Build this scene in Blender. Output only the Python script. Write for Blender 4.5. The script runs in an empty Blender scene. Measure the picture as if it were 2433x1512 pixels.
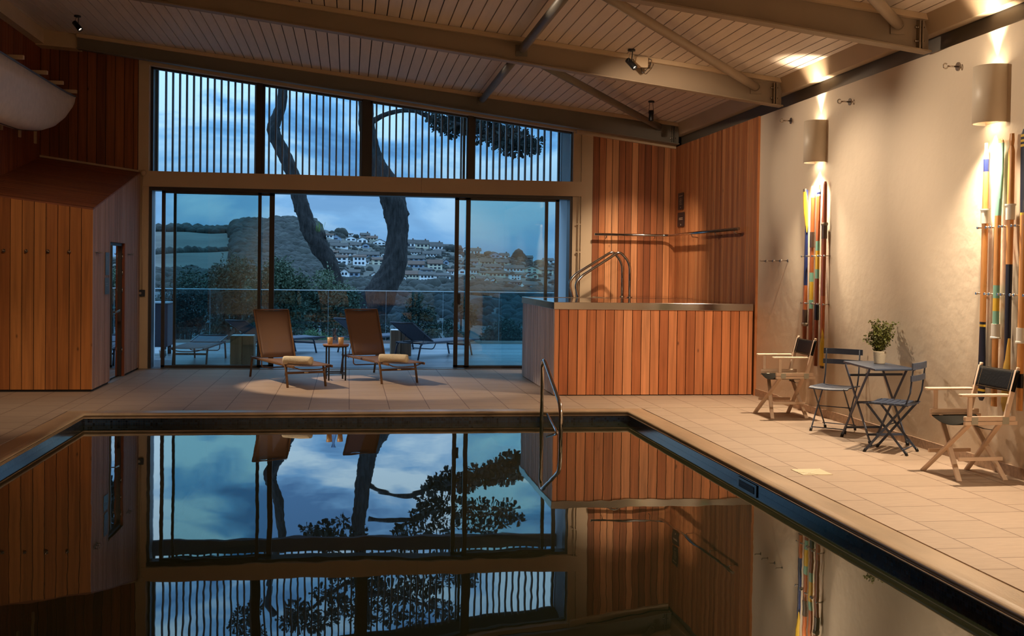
import bpy, bmesh, math, random
from mathutils import Vector, Matrix
PI = math.pi
R = random.Random(7)
scene = bpy.context.scene
COL = scene.collection

# ------------------------------------------------------------------ camera
W, H = 2433, 1512
F, CX, CY, YAW, PITCH, ROLL, EYE = 2650.0, 1216.5, 694.377, -0.1454, 0.0200, 0.0138, 1.6
def _rot():
    c, s = math.cos, math.sin
    Y = Matrix(((c(YAW), s(YAW), 0), (-s(YAW), c(YAW), 0), (0, 0, 1)))
    P = Matrix(((1, 0, 0), (0, c(PITCH), -s(PITCH)), (0, s(PITCH), c(PITCH))))
    Q = Matrix(((c(ROLL), 0, s(ROLL)), (0, 1, 0), (-s(ROLL), 0, c(ROLL))))
    return Q @ P @ Y
RW = _rot()
cam_d = bpy.data.cameras.new('camera'); cam = bpy.data.objects.new('camera', cam_d); COL.objects.link(cam)
cam_d.sensor_width = 36.0; cam_d.lens = F / W * 36.0
cam_d.shift_x = (W / 2 - CX) / W; cam_d.shift_y = (CY - H / 2) / W
cam_d.clip_start = 0.05; cam_d.clip_end = 3000
m = Matrix((RW[0], RW[2], -RW[1])).transposed().to_4x4(); m.translation = Vector((0, 0, EYE))
cam.matrix_world = m
scene.camera = cam
def ray(px, py): return RW.transposed() @ Vector(((px - CX) / F, 1.0, -(py - CY) / F))
def at(px, py, Y): r = ray(px, py); return Vector((0, 0, EYE)) + r * (Y / r.y)
def atx(px, py, X): r = ray(px, py); return Vector((0, 0, EYE)) + r * (X / r.x)
def atz(px, py, Z): r = ray(px, py); return Vector((0, 0, EYE)) + r * ((Z - EYE) / r.z)

vs = scene.view_settings
vs.view_transform = 'Standard'; vs.look = 'None'; vs.gamma = 1; vs.use_curve_mapping = False; vs.exposure = 0.0
try:
    scene.cycles.use_denoising = True
    scene.cycles.max_bounces = 8; scene.cycles.transparent_max_bounces = 24
    scene.cycles.sample_clamp_indirect = 3.0
except Exception: pass

def lin(c):
    c = [x / 255 for x in c]
    return tuple((x / 12.92 if x <= .04045 else ((x + .055) / 1.055) ** 2.4) for x in c)

# ------------------------------------------------------------------ sky
def make_world():
    w = bpy.data.worlds.new('dusk_sky'); scene.world = w; w.use_nodes = True
    nt = w.node_tree; nt.nodes.clear(); N = nt.nodes.new; L = nt.links.new
    out = N('ShaderNodeOutputWorld'); bg = N('ShaderNodeBackground'); tc = N('ShaderNodeTexCoord')
    mp = N('ShaderNodeMapping'); mp.inputs['Scale'].default_value = (1, 1, 2.6); mp.inputs['Location'].default_value = (.37, .1, .3)
    L(tc.outputs['Generated'], mp.inputs['Vector'])
    n1 = N('ShaderNodeTexNoise'); n1.inputs['Scale'].default_value = 6.0; n1.inputs['Detail'].default_value = 7; n1.inputs['Roughness'].default_value = .52; n1.inputs['Distortion'].default_value = .5
    L(mp.outputs[0], n1.inputs['Vector'])
    cr = N('ShaderNodeValToRGB'); e = cr.color_ramp.elements
    e[0].position = .43; e[0].color = (*lin((74, 122, 174)), 1)
    e[1].position = .58; e[1].color = (*lin((176, 212, 236)), 1)
    k = cr.color_ramp.elements.new(.5); k.color = (*lin((108, 163, 213)), 1)
    L(n1.outputs['Fac'], cr.inputs['Fac'])
    sp = N('ShaderNodeSeparateXYZ'); L(tc.outputs['Generated'], sp.inputs[0])
    # smooth paler haze low over the hills
    mr = N('ShaderNodeMapRange'); mr.inputs['From Min'].default_value = .0; mr.inputs['From Max'].default_value = .12
    L(sp.outputs['Z'], mr.inputs['Value'])
    mp2 = N('ShaderNodeMapping'); mp2.inputs['Scale'].default_value = (1, 1, 9); L(tc.outputs['Generated'], mp2.inputs['Vector'])
    n2 = N('ShaderNodeTexNoise'); n2.inputs['Scale'].default_value = 3.0; n2.inputs['Detail'].default_value = 5; L(mp2.outputs[0], n2.inputs['Vector'])
    cr2 = N('ShaderNodeValToRGB'); e = cr2.color_ramp.elements
    e[0].position = .35; e[0].color = (*lin((94, 148, 202)), 1); e[1].position = .68; e[1].color = (*lin((136, 186, 230)), 1)
    L(n2.outputs['Fac'], cr2.inputs['Fac'])
    mx = N('ShaderNodeMixRGB'); L(mr.outputs[0], mx.inputs['Fac']); L(cr2.outputs[0], mx.inputs['Color1']); L(cr.outputs[0], mx.inputs['Color2'])
    # brighter overhead
    mr3 = N('ShaderNodeMapRange'); mr3.inputs['From Min'].default_value = .36; mr3.inputs['From Max'].default_value = .7; mr3.inputs['To Min'].default_value = 1.2; mr3.inputs['To Max'].default_value = 3.2
    mr4 = N('ShaderNodeMapRange'); mr4.inputs['From Min'].default_value = .05; mr4.inputs['From Max'].default_value = .16; mr4.inputs['To Min'].default_value = .92; mr4.inputs['To Max'].default_value = 1.35; L(sp.outputs['Z'], mr4.inputs['Value'])
    mm = N('ShaderNodeMath'); mm.operation = 'MULTIPLY'; L(mr4.outputs[0], mm.inputs[0]); L(mr3.outputs[0], mm.inputs[1])
    L(sp.outputs['Z'], mr3.inputs['Value']); L(mm.outputs[0], bg.inputs['Strength'])
    L(mx.outputs[0], bg.inputs['Color']); L(bg.outputs[0], out.inputs['Surface'])
make_world()

# ------------------------------------------------------------------ ceiling spots seen in the room, and added fill spots without fittings
WARM = (1.0, .79, .57)
def spot(loc, target, power, size=60, blend=.6, color=WARM, radius=.04):
    l = bpy.data.lights.new('ceiling_or_fill_spot', 'SPOT'); l.energy = power; l.color = color
    l.spot_size = math.radians(size); l.spot_blend = blend; l.shadow_soft_size = radius
    o = bpy.data.objects.new('ceiling_or_fill_spot', l); COL.objects.link(o); o.location = loc
    d = Vector(target) - Vector(loc); o.rotation_euler = d.to_track_quat('-Z', 'Y').to_euler()
    return o
# spots seen in the photograph
S1 = at(184, 62, 15.9); S2 = at(1500, 152, 12.78); S3 = at(1547, 291, 15.8)
spot(S1 + Vector((.05, -.03, -.08)), (.2, 15.2, 0), 1100, 30, .3)
spot(S2 + Vector((.03, -.1, -.12)), (5.25, 10.4, 1.9), 330, 52, .85)
spot(S3 + Vector((0, .02, -.08)), (4.45, 17.4, .9), 380, 76, .95)
# added fill spots, no fittings, brightening walls, tub and floor: start, target, power, cone
for (a, b_, p, c) in (((-2.0, 8.5, 4.5), (-3.6, 14.2, 1.0), 330, 46), ((2.9, 5.6, 4.1), (3.9, 13.9, .8), 620, 26),
                      ((.5, 9.3, 4.3), (.6, 14.6, 0), 150, 55), ((2.2, 10.7, 3.9), (5.25, 16.0, 2.3), 420, 46), ((-1.0, 12.3, 4.3), (5.28, 8.6, 2.5), 1150, 30), ((-.6, 15.6, 4.2), (5.28, 12.0, 2.6), 850, 26),
                      ((2.0, 2.0, 4.1), (4.9, 1.0, 0), 500, 70), ((-1.0, 1.0, 4.4), (-1.0, -2.4, 1.5), 600, 80), ((3.5, 1.0, 4.1), (3.5, -2.4, 1.5), 600, 80),
                      ((-2.5, 10.5, 4.5), (-1.0, 6.5, 0), 200, 60), ((-2.4, 9.0, 4.5), (-3.9, 12.7, 0), 330, 42)):
    spot(a, b_, p, c, .8)

# ------------------------------------------------------------------ mesh helper
class MB:
    def __init__(s): s.v = []; s.f = []; s.mi = []; s.sm = []
    def add(s, v, f, mi=0, smooth=False):
        b = len(s.v); s.v += [tuple(x) for x in v]; s.f += [tuple(b + i for i in q) for q in f]
        s.mi += [mi] * len(f); s.sm += [smooth] * len(f); return s
    def box(s, a, b, mi=0):
        x0, y0, z0 = (min(a[i], b[i]) for i in range(3)); x1, y1, z1 = (max(a[i], b[i]) for i in range(3))
        v = [(x0, y0, z0), (x1, y0, z0), (x1, y1, z0), (x0, y1, z0), (x0, y0, z1), (x1, y0, z1), (x1, y1, z1), (x0, y1, z1)]
        return s.add(v, [(0, 3, 2, 1), (4, 5, 6, 7), (0, 1, 5, 4), (1, 2, 6, 5), (2, 3, 7, 6), (3, 0, 4, 7)], mi)
    def hexa(s, lo, hi, mi=0):   # lo, hi: 4 corner points each, same winding (ccw from above)
        return s.add(list(lo) + list(hi), [(0, 3, 2, 1), (4, 5, 6, 7), (0, 1, 5, 4), (1, 2, 6, 5), (2, 3, 7, 6), (3, 0, 4, 7)], mi)
    def bar(s, p, q, w, t, up=(0, 0, 1), mi=0, w2=None, t2=None):   # rectangular bar between points
        p = Vector(p); q = Vector(q); d = (q - p).normalized(); up = Vector(up)
        x = d.cross(up)
        if x.length < 1e-4: x = d.cross(Vector((1, 0, 0)))
        x.normalize(); y = x.cross(d).normalized(); w2 = w2 or w; t2 = t2 or t
        A = [p + x * a * w / 2 + y * b * t / 2 for a, b in ((-1, -1), (1, -1), (1, 1), (-1, 1))]
        B = [q + x * a * w2 / 2 + y * b * t2 / 2 for a, b in ((-1, -1), (1, -1), (1, 1), (-1, 1))]
        return s.add(A + B, [(0, 1, 2, 3), (7, 6, 5, 4), (0, 4, 5, 1), (1, 5, 6, 2), (2, 6, 7, 3), (3, 7, 4, 0)], mi)
    def tube(s, pts, r, n=10, mi=0, cap=True, flat=1.0):
        pts = [Vector(p) for p in pts]; rs = r if isinstance(r, (list, tuple)) else [r] * len(pts)
        T = []
        for i in range(len(pts)):
            a = pts[max(i - 1, 0)]; b = pts[min(i + 1, len(pts) - 1)]; T.append((b - a).normalized())
        u = T[0].orthogonal().normalized(); v = []; f = []
        for i, p in enumerate(pts):
            u = (u - T[i] * u.dot(T[i])); u = u.normalized() if u.length > 1e-6 else T[i].orthogonal().normalized(); w = T[i].cross(u)
            for k in range(n):
                a = 2 * PI * k / n; v.append(p + u * math.cos(a) * rs[i] + w * math.sin(a) * rs[i] * flat)
        for i in range(len(pts) - 1):
            for k in range(n):
                f.append((i * n + k, i * n + (k + 1) % n, (i + 1) * n + (k + 1) % n, (i + 1) * n + k))
        s.add(v, f, mi, True)
        if cap:
            L = (len(pts) - 1) * n; b = len(s.v) - len(v)
            s.f += [tuple(b + k for k in reversed(range(n))), tuple(b + L + k for k in range(n))]; s.mi += [mi] * 2; s.sm += [False] * 2
        return s
    def lathe(s, prof, c=(0, 0, 0), n=24, mi=0, smooth=True):   # prof: (r, z)
        c = Vector(c); v = []; f = []
        for r, z in prof:
            for k in range(n):
                a = 2 * PI * k / n; v.append(c + Vector((r * math.cos(a), r * math.sin(a), z)))
        for i in range(len(prof) - 1):
            for k in range(n): f.append((i * n + k, i * n + (k + 1) % n, (i + 1) * n + (k + 1) % n, (i + 1) * n + k))
        return s.add(v, f, mi, smooth)
    def prism(s, poly, a, b, mi=0):   # poly: list of points (3d) extruded by vector from a to b offset
        a = Vector(a); b = Vector(b); n = len(poly); v = [Vector(p) + a for p in poly] + [Vector(p) + b for p in poly]
        return s.add(v, [tuple(reversed(range(n))), tuple(range(n, 2 * n))] + [(i, (i + 1) % n, n + (i + 1) % n, n + i) for i in range(n)], mi)
    def quad(s, a, b, c, d, mi=0): return s.add([a, b, c, d], [(0, 1, 2, 3)], mi)
    def build(s, name, mats, parent=None, bevel=0, loc=None, fix=True):
        me = bpy.data.meshes.new(name); me.from_pydata(s.v, [], s.f)
        for q in (mats if isinstance(mats, (list, tuple)) else [mats]): me.materials.append(q)
        me.polygons.foreach_set('material_index', s.mi); me.polygons.foreach_set('use_smooth', s.sm)
        if fix and len(s.f) < 20000:
            bm = bmesh.new(); bm.from_mesh(me); bmesh.ops.recalc_face_normals(bm, faces=bm.faces); bm.to_mesh(me); bm.free()
        me.update()
        o = bpy.data.objects.new(name, me); COL.objects.link(o)
        if parent is not None: o.parent = parent
        if loc is not None: o.location = loc
        if bevel:
            b = o.modifiers.new('bevel', 'BEVEL'); b.width = bevel; b.segments = 2; b.limit_method = 'ANGLE'
        return o
def curve_pts(ctrl, n=6):   # catmull-rom
    P = [Vector(p) for p in ctrl]; P = [P[0] * 2 - P[1]] + P + [P[-1] * 2 - P[-2]]; out = []
    for i in range(1, len(P) - 2):
        for k in range(n):
            t = k / n; a, b, c, d = P[i - 1:i + 3]
            out.append(.5 * (2 * b + (c - a) * t + (2 * a - 5 * b + 4 * c - d) * t * t + (3 * b - a - 3 * c + d) * t ** 3))
    return out + [P[-2]]
def bend(pts, r, n=6):       # polyline with rounded corners
    P = [Vector(p) for p in pts]; out = [P[0]]
    for i in range(1, len(P) - 1):
        a, b, c = P[i - 1:i + 2]; u = (a - b); w = (c - b); q = min(r, u.length * .49, w.length * .49)
        s0 = b + u.normalized() * q; s1 = b + w.normalized() * q
        for k in range(n + 1):
            t = k / n; out.append(s0 * (1 - t) ** 2 + b * 2 * t * (1 - t) + s1 * t * t)
    return out + [P[-1]]

def tag(o, label=None, cat=None, group=None, kind=None):
    if label: o['label'] = label
    if cat: o['category'] = cat
    if group: o['group'] = group
    if kind: o['kind'] = kind
    return o
def thing(name, loc, label, cat, group=None, rz=0):
    o = bpy.data.objects.new(name, None); COL.objects.link(o); o.location = loc; o.rotation_euler = (0, 0, rz)
    o.empty_display_size = .1
    return tag(o, label, cat, group)
def struct(o, label=None): o['kind'] = 'structure'; return tag(o, label) if label else o
KIDS = {}
def copy_tree(o, parent=None):
    c = o.copy(); COL.objects.link(c)
    if parent is not None: c.parent = parent
    for ch in list(o.children): copy_tree(ch, c)
    return c

# ------------------------------------------------------------------ materials
def mat(name, col, rough=.6, metal=0, bump=0, bscale=40, bdist=.01, var=0, vscale=8, spec=.5, emit=None, estr=1, coat=0, stretch=None):
    m = bpy.data.materials.new(name); m.use_nodes = True; nt = m.node_tree; b = nt.nodes['Principled BSDF']; N = nt.nodes.new; L = nt.links.new
    c = lin(col) if max(col) > 1 else col
    b.inputs['Base Color'].default_value = (*c, 1); b.inputs['Roughness'].default_value = rough; b.inputs['Metallic'].default_value = metal
    b.inputs['Specular IOR Level'].default_value = spec; b.inputs['Coat Weight'].default_value = coat
    if emit: b.inputs['Emission Color'].default_value = (*emit, 1); b.inputs['Emission Strength'].default_value = estr
    if var or bump:
        tc = N('ShaderNodeTexCoord'); mp = N('ShaderNodeMapping'); L(tc.outputs['Object'], mp.inputs[0])
        if stretch: mp.inputs['Scale'].default_value = stretch
    if var:
        n = N('ShaderNodeTexNoise'); n.inputs['Scale'].default_value = vscale; n.inputs['Detail'].default_value = 5; L(mp.outputs[0], n.inputs['Vector'])
        cr = N('ShaderNodeValToRGB'); e = cr.color_ramp.elements; e[0].position = .3; e[1].position = .7
        e[0].color = (*[x * (1 - var) for x in c], 1); e[1].color = (*[min(1, x * (1 + var)) for x in c], 1)
        L(n.outputs['Fac'], cr.inputs[0]); L(cr.outputs[0], b.inputs['Base Color'])
    if bump:
        n = N('ShaderNodeTexNoise'); n.inputs['Scale'].default_value = bscale; n.inputs['Detail'].default_value = 4; L(mp.outputs[0], n.inputs['Vector'])
        bp = N('ShaderNodeBump'); bp.inputs['Strength'].default_value = bump; bp.inputs['Distance'].default_value = bdist
        L(n.outputs['Fac'], bp.inputs['Height']); L(bp.outputs[0], b.inputs['Normal'])
    return m
def cedar(name, axis, pitch, off, cols, grain='Z', rough=.55):
    """vertical boards: each board its own tone, long grain, a few knots"""
    m = bpy.data.materials.new(name); m.use_nodes = True; nt = m.node_tree; b = nt.nodes['Principled BSDF']; N = nt.nodes.new; L = nt.links.new
    tc = N('ShaderNodeTexCoord'); sp = N('ShaderNodeSeparateXYZ'); L(tc.outputs['Object'], sp.inputs[0])
    def math_(op, a, bb=None):
        n = N('ShaderNodeMath'); n.operation = op
        if isinstance(a, (int, float)): n.inputs[0].default_value = a
        else: L(a, n.inputs[0])
        if bb is not None:
            if isinstance(bb, (int, float)): n.inputs[1].default_value = bb
            else: L(bb, n.inputs[1])
        return n.outputs[0]
    idx = math_('FLOOR', math_('DIVIDE', math_('SUBTRACT', sp.outputs[axis], off), pitch))
    wn = N('ShaderNodeTexWhiteNoise'); wn.noise_dimensions = '1D'; L(idx, wn.inputs['W'])
    cr = N('ShaderNodeValToRGB'); e = cr.color_ramp.elements
    e[0].position = 0; e[0].color = (*lin(cols[0]), 1); e[1].position = 1; e[1].color = (*lin(cols[-1]), 1)
    for i, c in enumerate(cols[1:-1]): k = e.new((i + 1) / (len(cols) - 1)); k.color = (*lin(c), 1)
    L(wn.outputs['Value'], cr.inputs[0])
    mp = N('ShaderNodeMapping'); sc = [22, 22, 22]; sc['XYZ'.index(grain)] = .9; mp.inputs['Scale'].default_value = sc
    L(tc.outputs['Object'], mp.inputs[0])
    ad = N('ShaderNodeVectorMath'); ad.operation = 'ADD'; cb = N('ShaderNodeCombineXYZ'); L(math_('MULTIPLY', wn.outputs['Value'], 37.0), cb.inputs['XYZ'.index(grain)]); L(mp.outputs[0], ad.inputs[0]); L(cb.outputs[0], ad.inputs[1])
    n = N('ShaderNodeTexNoise'); n.inputs['Scale'].default_value = 1.0; n.inputs['Detail'].default_value = 5; n.inputs['Distortion'].default_value = .6; L(ad.outputs[0], n.inputs['Vector'])
    mr = N('ShaderNodeMapRange'); mr.inputs['From Min'].default_value = .3; mr.inputs['From Max'].default_value = .7; mr.inputs['To Min'].default_value = .68; mr.inputs['To Max'].default_value = 1.15; L(n.outputs['Fac'], mr.inputs['Value'])
    mu = N('ShaderNodeMixRGB'); mu.blend_type = 'MULTIPLY'; mu.inputs['Fac'].default_value = 1; L(cr.outputs[0], mu.inputs['Color1']); L(mr.outputs[0], mu.inputs['Color2'])
    # knots
    mpk = N('ShaderNodeMapping'); sk = [4.3, 4.3, 4.3]; sk['XYZ'.index(grain)] = 2.1; mpk.inputs['Scale'].default_value = sk; L(tc.outputs['Object'], mpk.inputs[0])
    vo = N('ShaderNodeTexVoronoi'); vo.inputs['Scale'].default_value = 1; L(mpk.outputs[0], vo.inputs['Vector'])
    kr = N('ShaderNodeMapRange'); kr.inputs['From Min'].default_value = .02; kr.inputs['From Max'].default_value = .075; kr.inputs['To Min'].default_value = .35; kr.inputs['To Max'].default_value = 1; L(vo.outputs['Distance'], kr.inputs['Value'])
    mk = N('ShaderNodeMixRGB'); mk.blend_type = 'MULTIPLY'; mk.inputs['Fac'].default_value = 1; L(mu.outputs[0], mk.inputs['Color1']); L(kr.outputs[0], mk.inputs['Color2'])
    L(mk.outputs[0], b.inputs['Base Color']); b.inputs['Roughness'].default_value = rough; b.inputs['Specular IOR Level'].default_value = .3
    return m
def floor_mat():
    m = bpy.data.materials.new('sandstone_floor_tile'); m.use_nodes = True; nt = m.node_tree; b = nt.nodes['Principled BSDF']; N = nt.nodes.new; L = nt.links.new
    tc = N('ShaderNodeTexCoord'); sp = N('ShaderNodeSeparateXYZ'); L(tc.outputs['Object'], sp.inputs[0]); cb = N('ShaderNodeCombineXYZ')
    mp = N('ShaderNodeMapping'); mp.inputs['Location'].default_value = (.30, -.02 , 0)
    L(sp.outputs['Y'], cb.inputs['X']); L(sp.outputs['X'], cb.inputs['Y']); L(cb.outputs[0], mp.inputs[0])
    br = N('ShaderNodeTexBrick'); br.offset = .5; br.inputs['Scale'].default_value = 1; br.inputs['Brick Width'].default_value = .455; br.inputs['Row Height'].default_value = .4545
    br.inputs['Mortar Size'].default_value = .004; br.inputs['Mortar Smooth'].default_value = .2; br.inputs['Bias'].default_value = 0
    br.inputs['Color1'].default_value = (*lin((170, 146, 124)), 1); br.inputs['Color2'].default_value = (*lin((177, 152, 130)), 1); br.inputs['Mortar'].default_value = (*lin((92, 66, 52)), 1)
    L(mp.outputs[0], br.inputs['Vector'])
    mg = N('ShaderNodeMapping'); mg.inputs['Scale'].default_value = (4, 30, 1); L(tc.outputs['Object'], mg.inputs[0])
    n = N('ShaderNodeTexNoise'); n.inputs['Scale'].default_value = 1.5; n.inputs['Detail'].default_value = 7; n.inputs['Roughness'].default_value = .65; L(mg.outputs[0], n.inputs['Vector'])
    mr = N('ShaderNodeMapRange'); mr.inputs['From Min'].default_value = .3; mr.inputs['From Max'].default_value = .7; mr.inputs['To Min'].default_value = .88; mr.inputs['To Max'].default_value = 1.06; L(n.outputs['Fac'], mr.inputs['Value'])
    mu = N('ShaderNodeMixRGB'); mu.blend_type = 'MULTIPLY'; mu.inputs['Fac'].default_value = 1; L(br.outputs['Color'], mu.inputs['Color1']); L(mr.outputs[0], mu.inputs['Color2'])
    L(mu.outputs[0], b.inputs['Base Color']); b.inputs['Roughness'].default_value = .62; b.inputs['Specular IOR Level'].default_value = .35
    bp = N('ShaderNodeBump'); bp.inputs['Strength'].default_value = .25; bp.inputs['Distance'].default_value = .004; L(n.outputs['Fac'], bp.inputs['Height']); L(bp.outputs[0], b.inputs['Normal'])
    return m
def glass_mat(name, tint, refl=1.0, ior=1.52, rough=0.0):
    m = bpy.data.materials.new(name); m.use_nodes = True; nt = m.node_tree; nt.nodes.clear(); N = nt.nodes.new; L = nt.links.new
    out = N('ShaderNodeOutputMaterial'); mx = N('ShaderNodeMixShader'); tr = N('ShaderNodeBsdfTransparent'); gl = N('ShaderNodeBsdfGlossy'); fr = N('ShaderNodeFresnel')
    tr.inputs['Color'].default_value = (*tint, 1); gl.inputs['Roughness'].default_value = rough; fr.inputs['IOR'].default_value = ior
    mu = N('ShaderNodeMath'); mu.operation = 'MULTIPLY'; mu.inputs[1].default_value = refl; mu.use_clamp = True; L(fr.outputs[0], mu.inputs[0])
    ge = N('ShaderNodeNewGeometry'); iv = N('ShaderNodeMath'); iv.operation = 'SUBTRACT'; iv.inputs[0].default_value = 1; L(ge.outputs['Backfacing'], iv.inputs[1])
    m2 = N('ShaderNodeMath'); m2.operation = 'MULTIPLY'; L(mu.outputs[0], m2.inputs[0]); L(iv.outputs[0], m2.inputs[1]); L(m2.outputs[0], mx.inputs[0])
    L(tr.outputs[0], mx.inputs[1]); L(gl.outputs[0], mx.inputs[2]); L(mx.outputs[0], out.inputs[0])
    return m
def water_mat(name, col, ior=1.7, b1=.02, sc=1.6, rough=.01):
    m = bpy.data.materials.new(name); m.use_nodes = True; nt = m.node_tree; b = nt.nodes['Principled BSDF']; N = nt.nodes.new; L = nt.links.new
    b.inputs['Base Color'].default_value = (*col, 1); b.inputs['Roughness'].default_value = rough; b.inputs['IOR'].default_value = ior
    tc = N('ShaderNodeTexCoord'); mp = N('ShaderNodeMapping'); mp.inputs['Scale'].default_value = (1, .55, 1); L(tc.outputs['Object'], mp.inputs[0])
    n = N('ShaderNodeTexNoise'); n.inputs['Scale'].default_value = sc; n.inputs['Detail'].default_value = 3; n.inputs['Roughness'].default_value = .45; L(mp.outputs[0], n.inputs['Vector'])
    bp = N('ShaderNodeBump'); bp.inputs['Strength'].default_value = 1; bp.inputs['Distance'].default_value = b1; L(n.outputs['Fac'], bp.inputs['Height']); L(bp.outputs[0], b.inputs['Normal'])
    return m
def mosaic_mat():
    m = bpy.data.materials.new('dark_blue_mosaic'); m.use_nodes = True; nt = m.node_tree; b = nt.nodes['Principled BSDF']; N = nt.nodes.new; L = nt.links.new
    tc = N('ShaderNodeTexCoord'); sp = N('ShaderNodeSeparateXYZ'); L(tc.outputs['Object'], sp.inputs[0]); cb = N('ShaderNodeCombineXYZ'); ad = N('ShaderNodeMath'); ad.operation = 'ADD'
    L(sp.outputs['X'], ad.inputs[0]); L(sp.outputs['Y'], ad.inputs[1]); L(ad.outputs[0], cb.inputs['X']); L(sp.outputs['Z'], cb.inputs['Y'])
    br = N('ShaderNodeTexBrick'); br.offset = 0; br.inputs['Scale'].default_value = 1; br.inputs['Brick Width'].default_value = .026; br.inputs['Row Height'].default_value = .026; br.inputs['Mortar Size'].default_value = .0022
    br.inputs['Color1'].default_value = (.004, .008, .018, 1); br.inputs['Color2'].default_value = (.02, .045, .09, 1); br.inputs['Mortar'].default_value = (.035, .04, .05, 1)
    L(cb.outputs[0], br.inputs['Vector']); L(br.outputs['Color'], b.inputs['Base Color']); b.inputs['Roughness'].default_value = .18
    return m
def board_mat(name, axis, pitch, col, gap, rough=.6):
    m = bpy.data.materials.new(name); m.use_nodes = True; nt = m.node_tree; b = nt.nodes['Principled BSDF']; N = nt.nodes.new; L = nt.links.new
    return m

M = {}
CED_HI = [(150, 86, 48), (176, 108, 64), (196, 130, 82), (160, 94, 54), (122, 66, 36), (208, 146, 98), (182, 114, 72)]
CED_LO = [(160, 96, 44), (180, 112, 56), (132, 74, 36), (192, 124, 64), (120, 66, 32), (170, 102, 48)]
CED_SIDE_LIT = [(222, 202, 190), (202, 180, 168), (228, 210, 200), (210, 186, 172)]  # tub side paler than its front: window light put into the colour
M['cream'] = mat('cream_painted_board', (196, 170, 138), .6, var=.04, vscale=2)
M['ceil'] = mat('cream_ceiling_board', (226, 206, 186), .55, var=.05, vscale=3, stretch=(6, .6, 6))
M['gapdark'] = mat('dark_gap_backing', (30, 20, 14), .9)
M['steel'] = mat('grey_painted_steel', (146, 126, 104), .5, var=.05, vscale=2)
M['steel_dark'] = mat('dark_grey_painted_steel', (112, 104, 92), .5, var=.06, vscale=2)
M['plaster'] = mat('rough_warm_white_plaster', (228, 210, 186), .8, bump=.5, bscale=7, var=.03, vscale=1.5)
M['frame'] = mat('bronze_anodised_frame', (40, 30, 26), .38, spec=.6)
M['black'] = mat('matt_black_metal', (20, 20, 22), .4)
M['chrome'] = mat('polished_stainless_steel', (205, 200, 195), .12, 1)
M['brushed'] = mat('brushed_stainless_steel', (190, 180, 170), .22, 1)
M['floor'] = floor_mat()
M['coping'] = mat('stone_coping', (168, 142, 114), .34, var=.2, vscale=2.6, bump=.1, bscale=60, stretch=(1.6, .5, 1))
M['mosaic'] = mosaic_mat()
M['water'] = water_mat('dark_still_pool_water', (.015, .017, .008), 1.85, .0016, 1.6)
M['glass'] = glass_mat('tinted_door_glass', (.80, .92, .93), 2.4)
M['clearglass'] = glass_mat('clear_glass', (.9, .95, .96), 1.0)
M['topglass'] = glass_mat('clerestory_glass', (.88, .95, .97), 1.0)
M['fin'] = mat('grey_white_render', (206, 210, 212), .7)
M['louvre'] = mat('silver_grey_timber_fin', (160, 160, 166), .5)
M['skirting'] = mat('speckled_skirting_tile', (188, 160, 136), .6, var=.2, vscale=30)

# ------------------------------------------------------------------ key dimensions
XL, XR = -4.621, 5.279
YW, YF = 17.84, 17.69          # window frame plane, far cedar walls
ZT = 3.643
def ztop(x): return 3.985 - .111 * (x - 5.2)
def zbot(x): return 3.643 - .1235 * (x - 5.2)
PX0, PX1, PY0, PY1 = -2.8014, 3.1998, 1.5, 12.4535
OX0, OX1, OY0, OY1 = -3.0085, 3.4102, 1.29, 12.63
YB = -2.5
WZ = -.124

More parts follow.
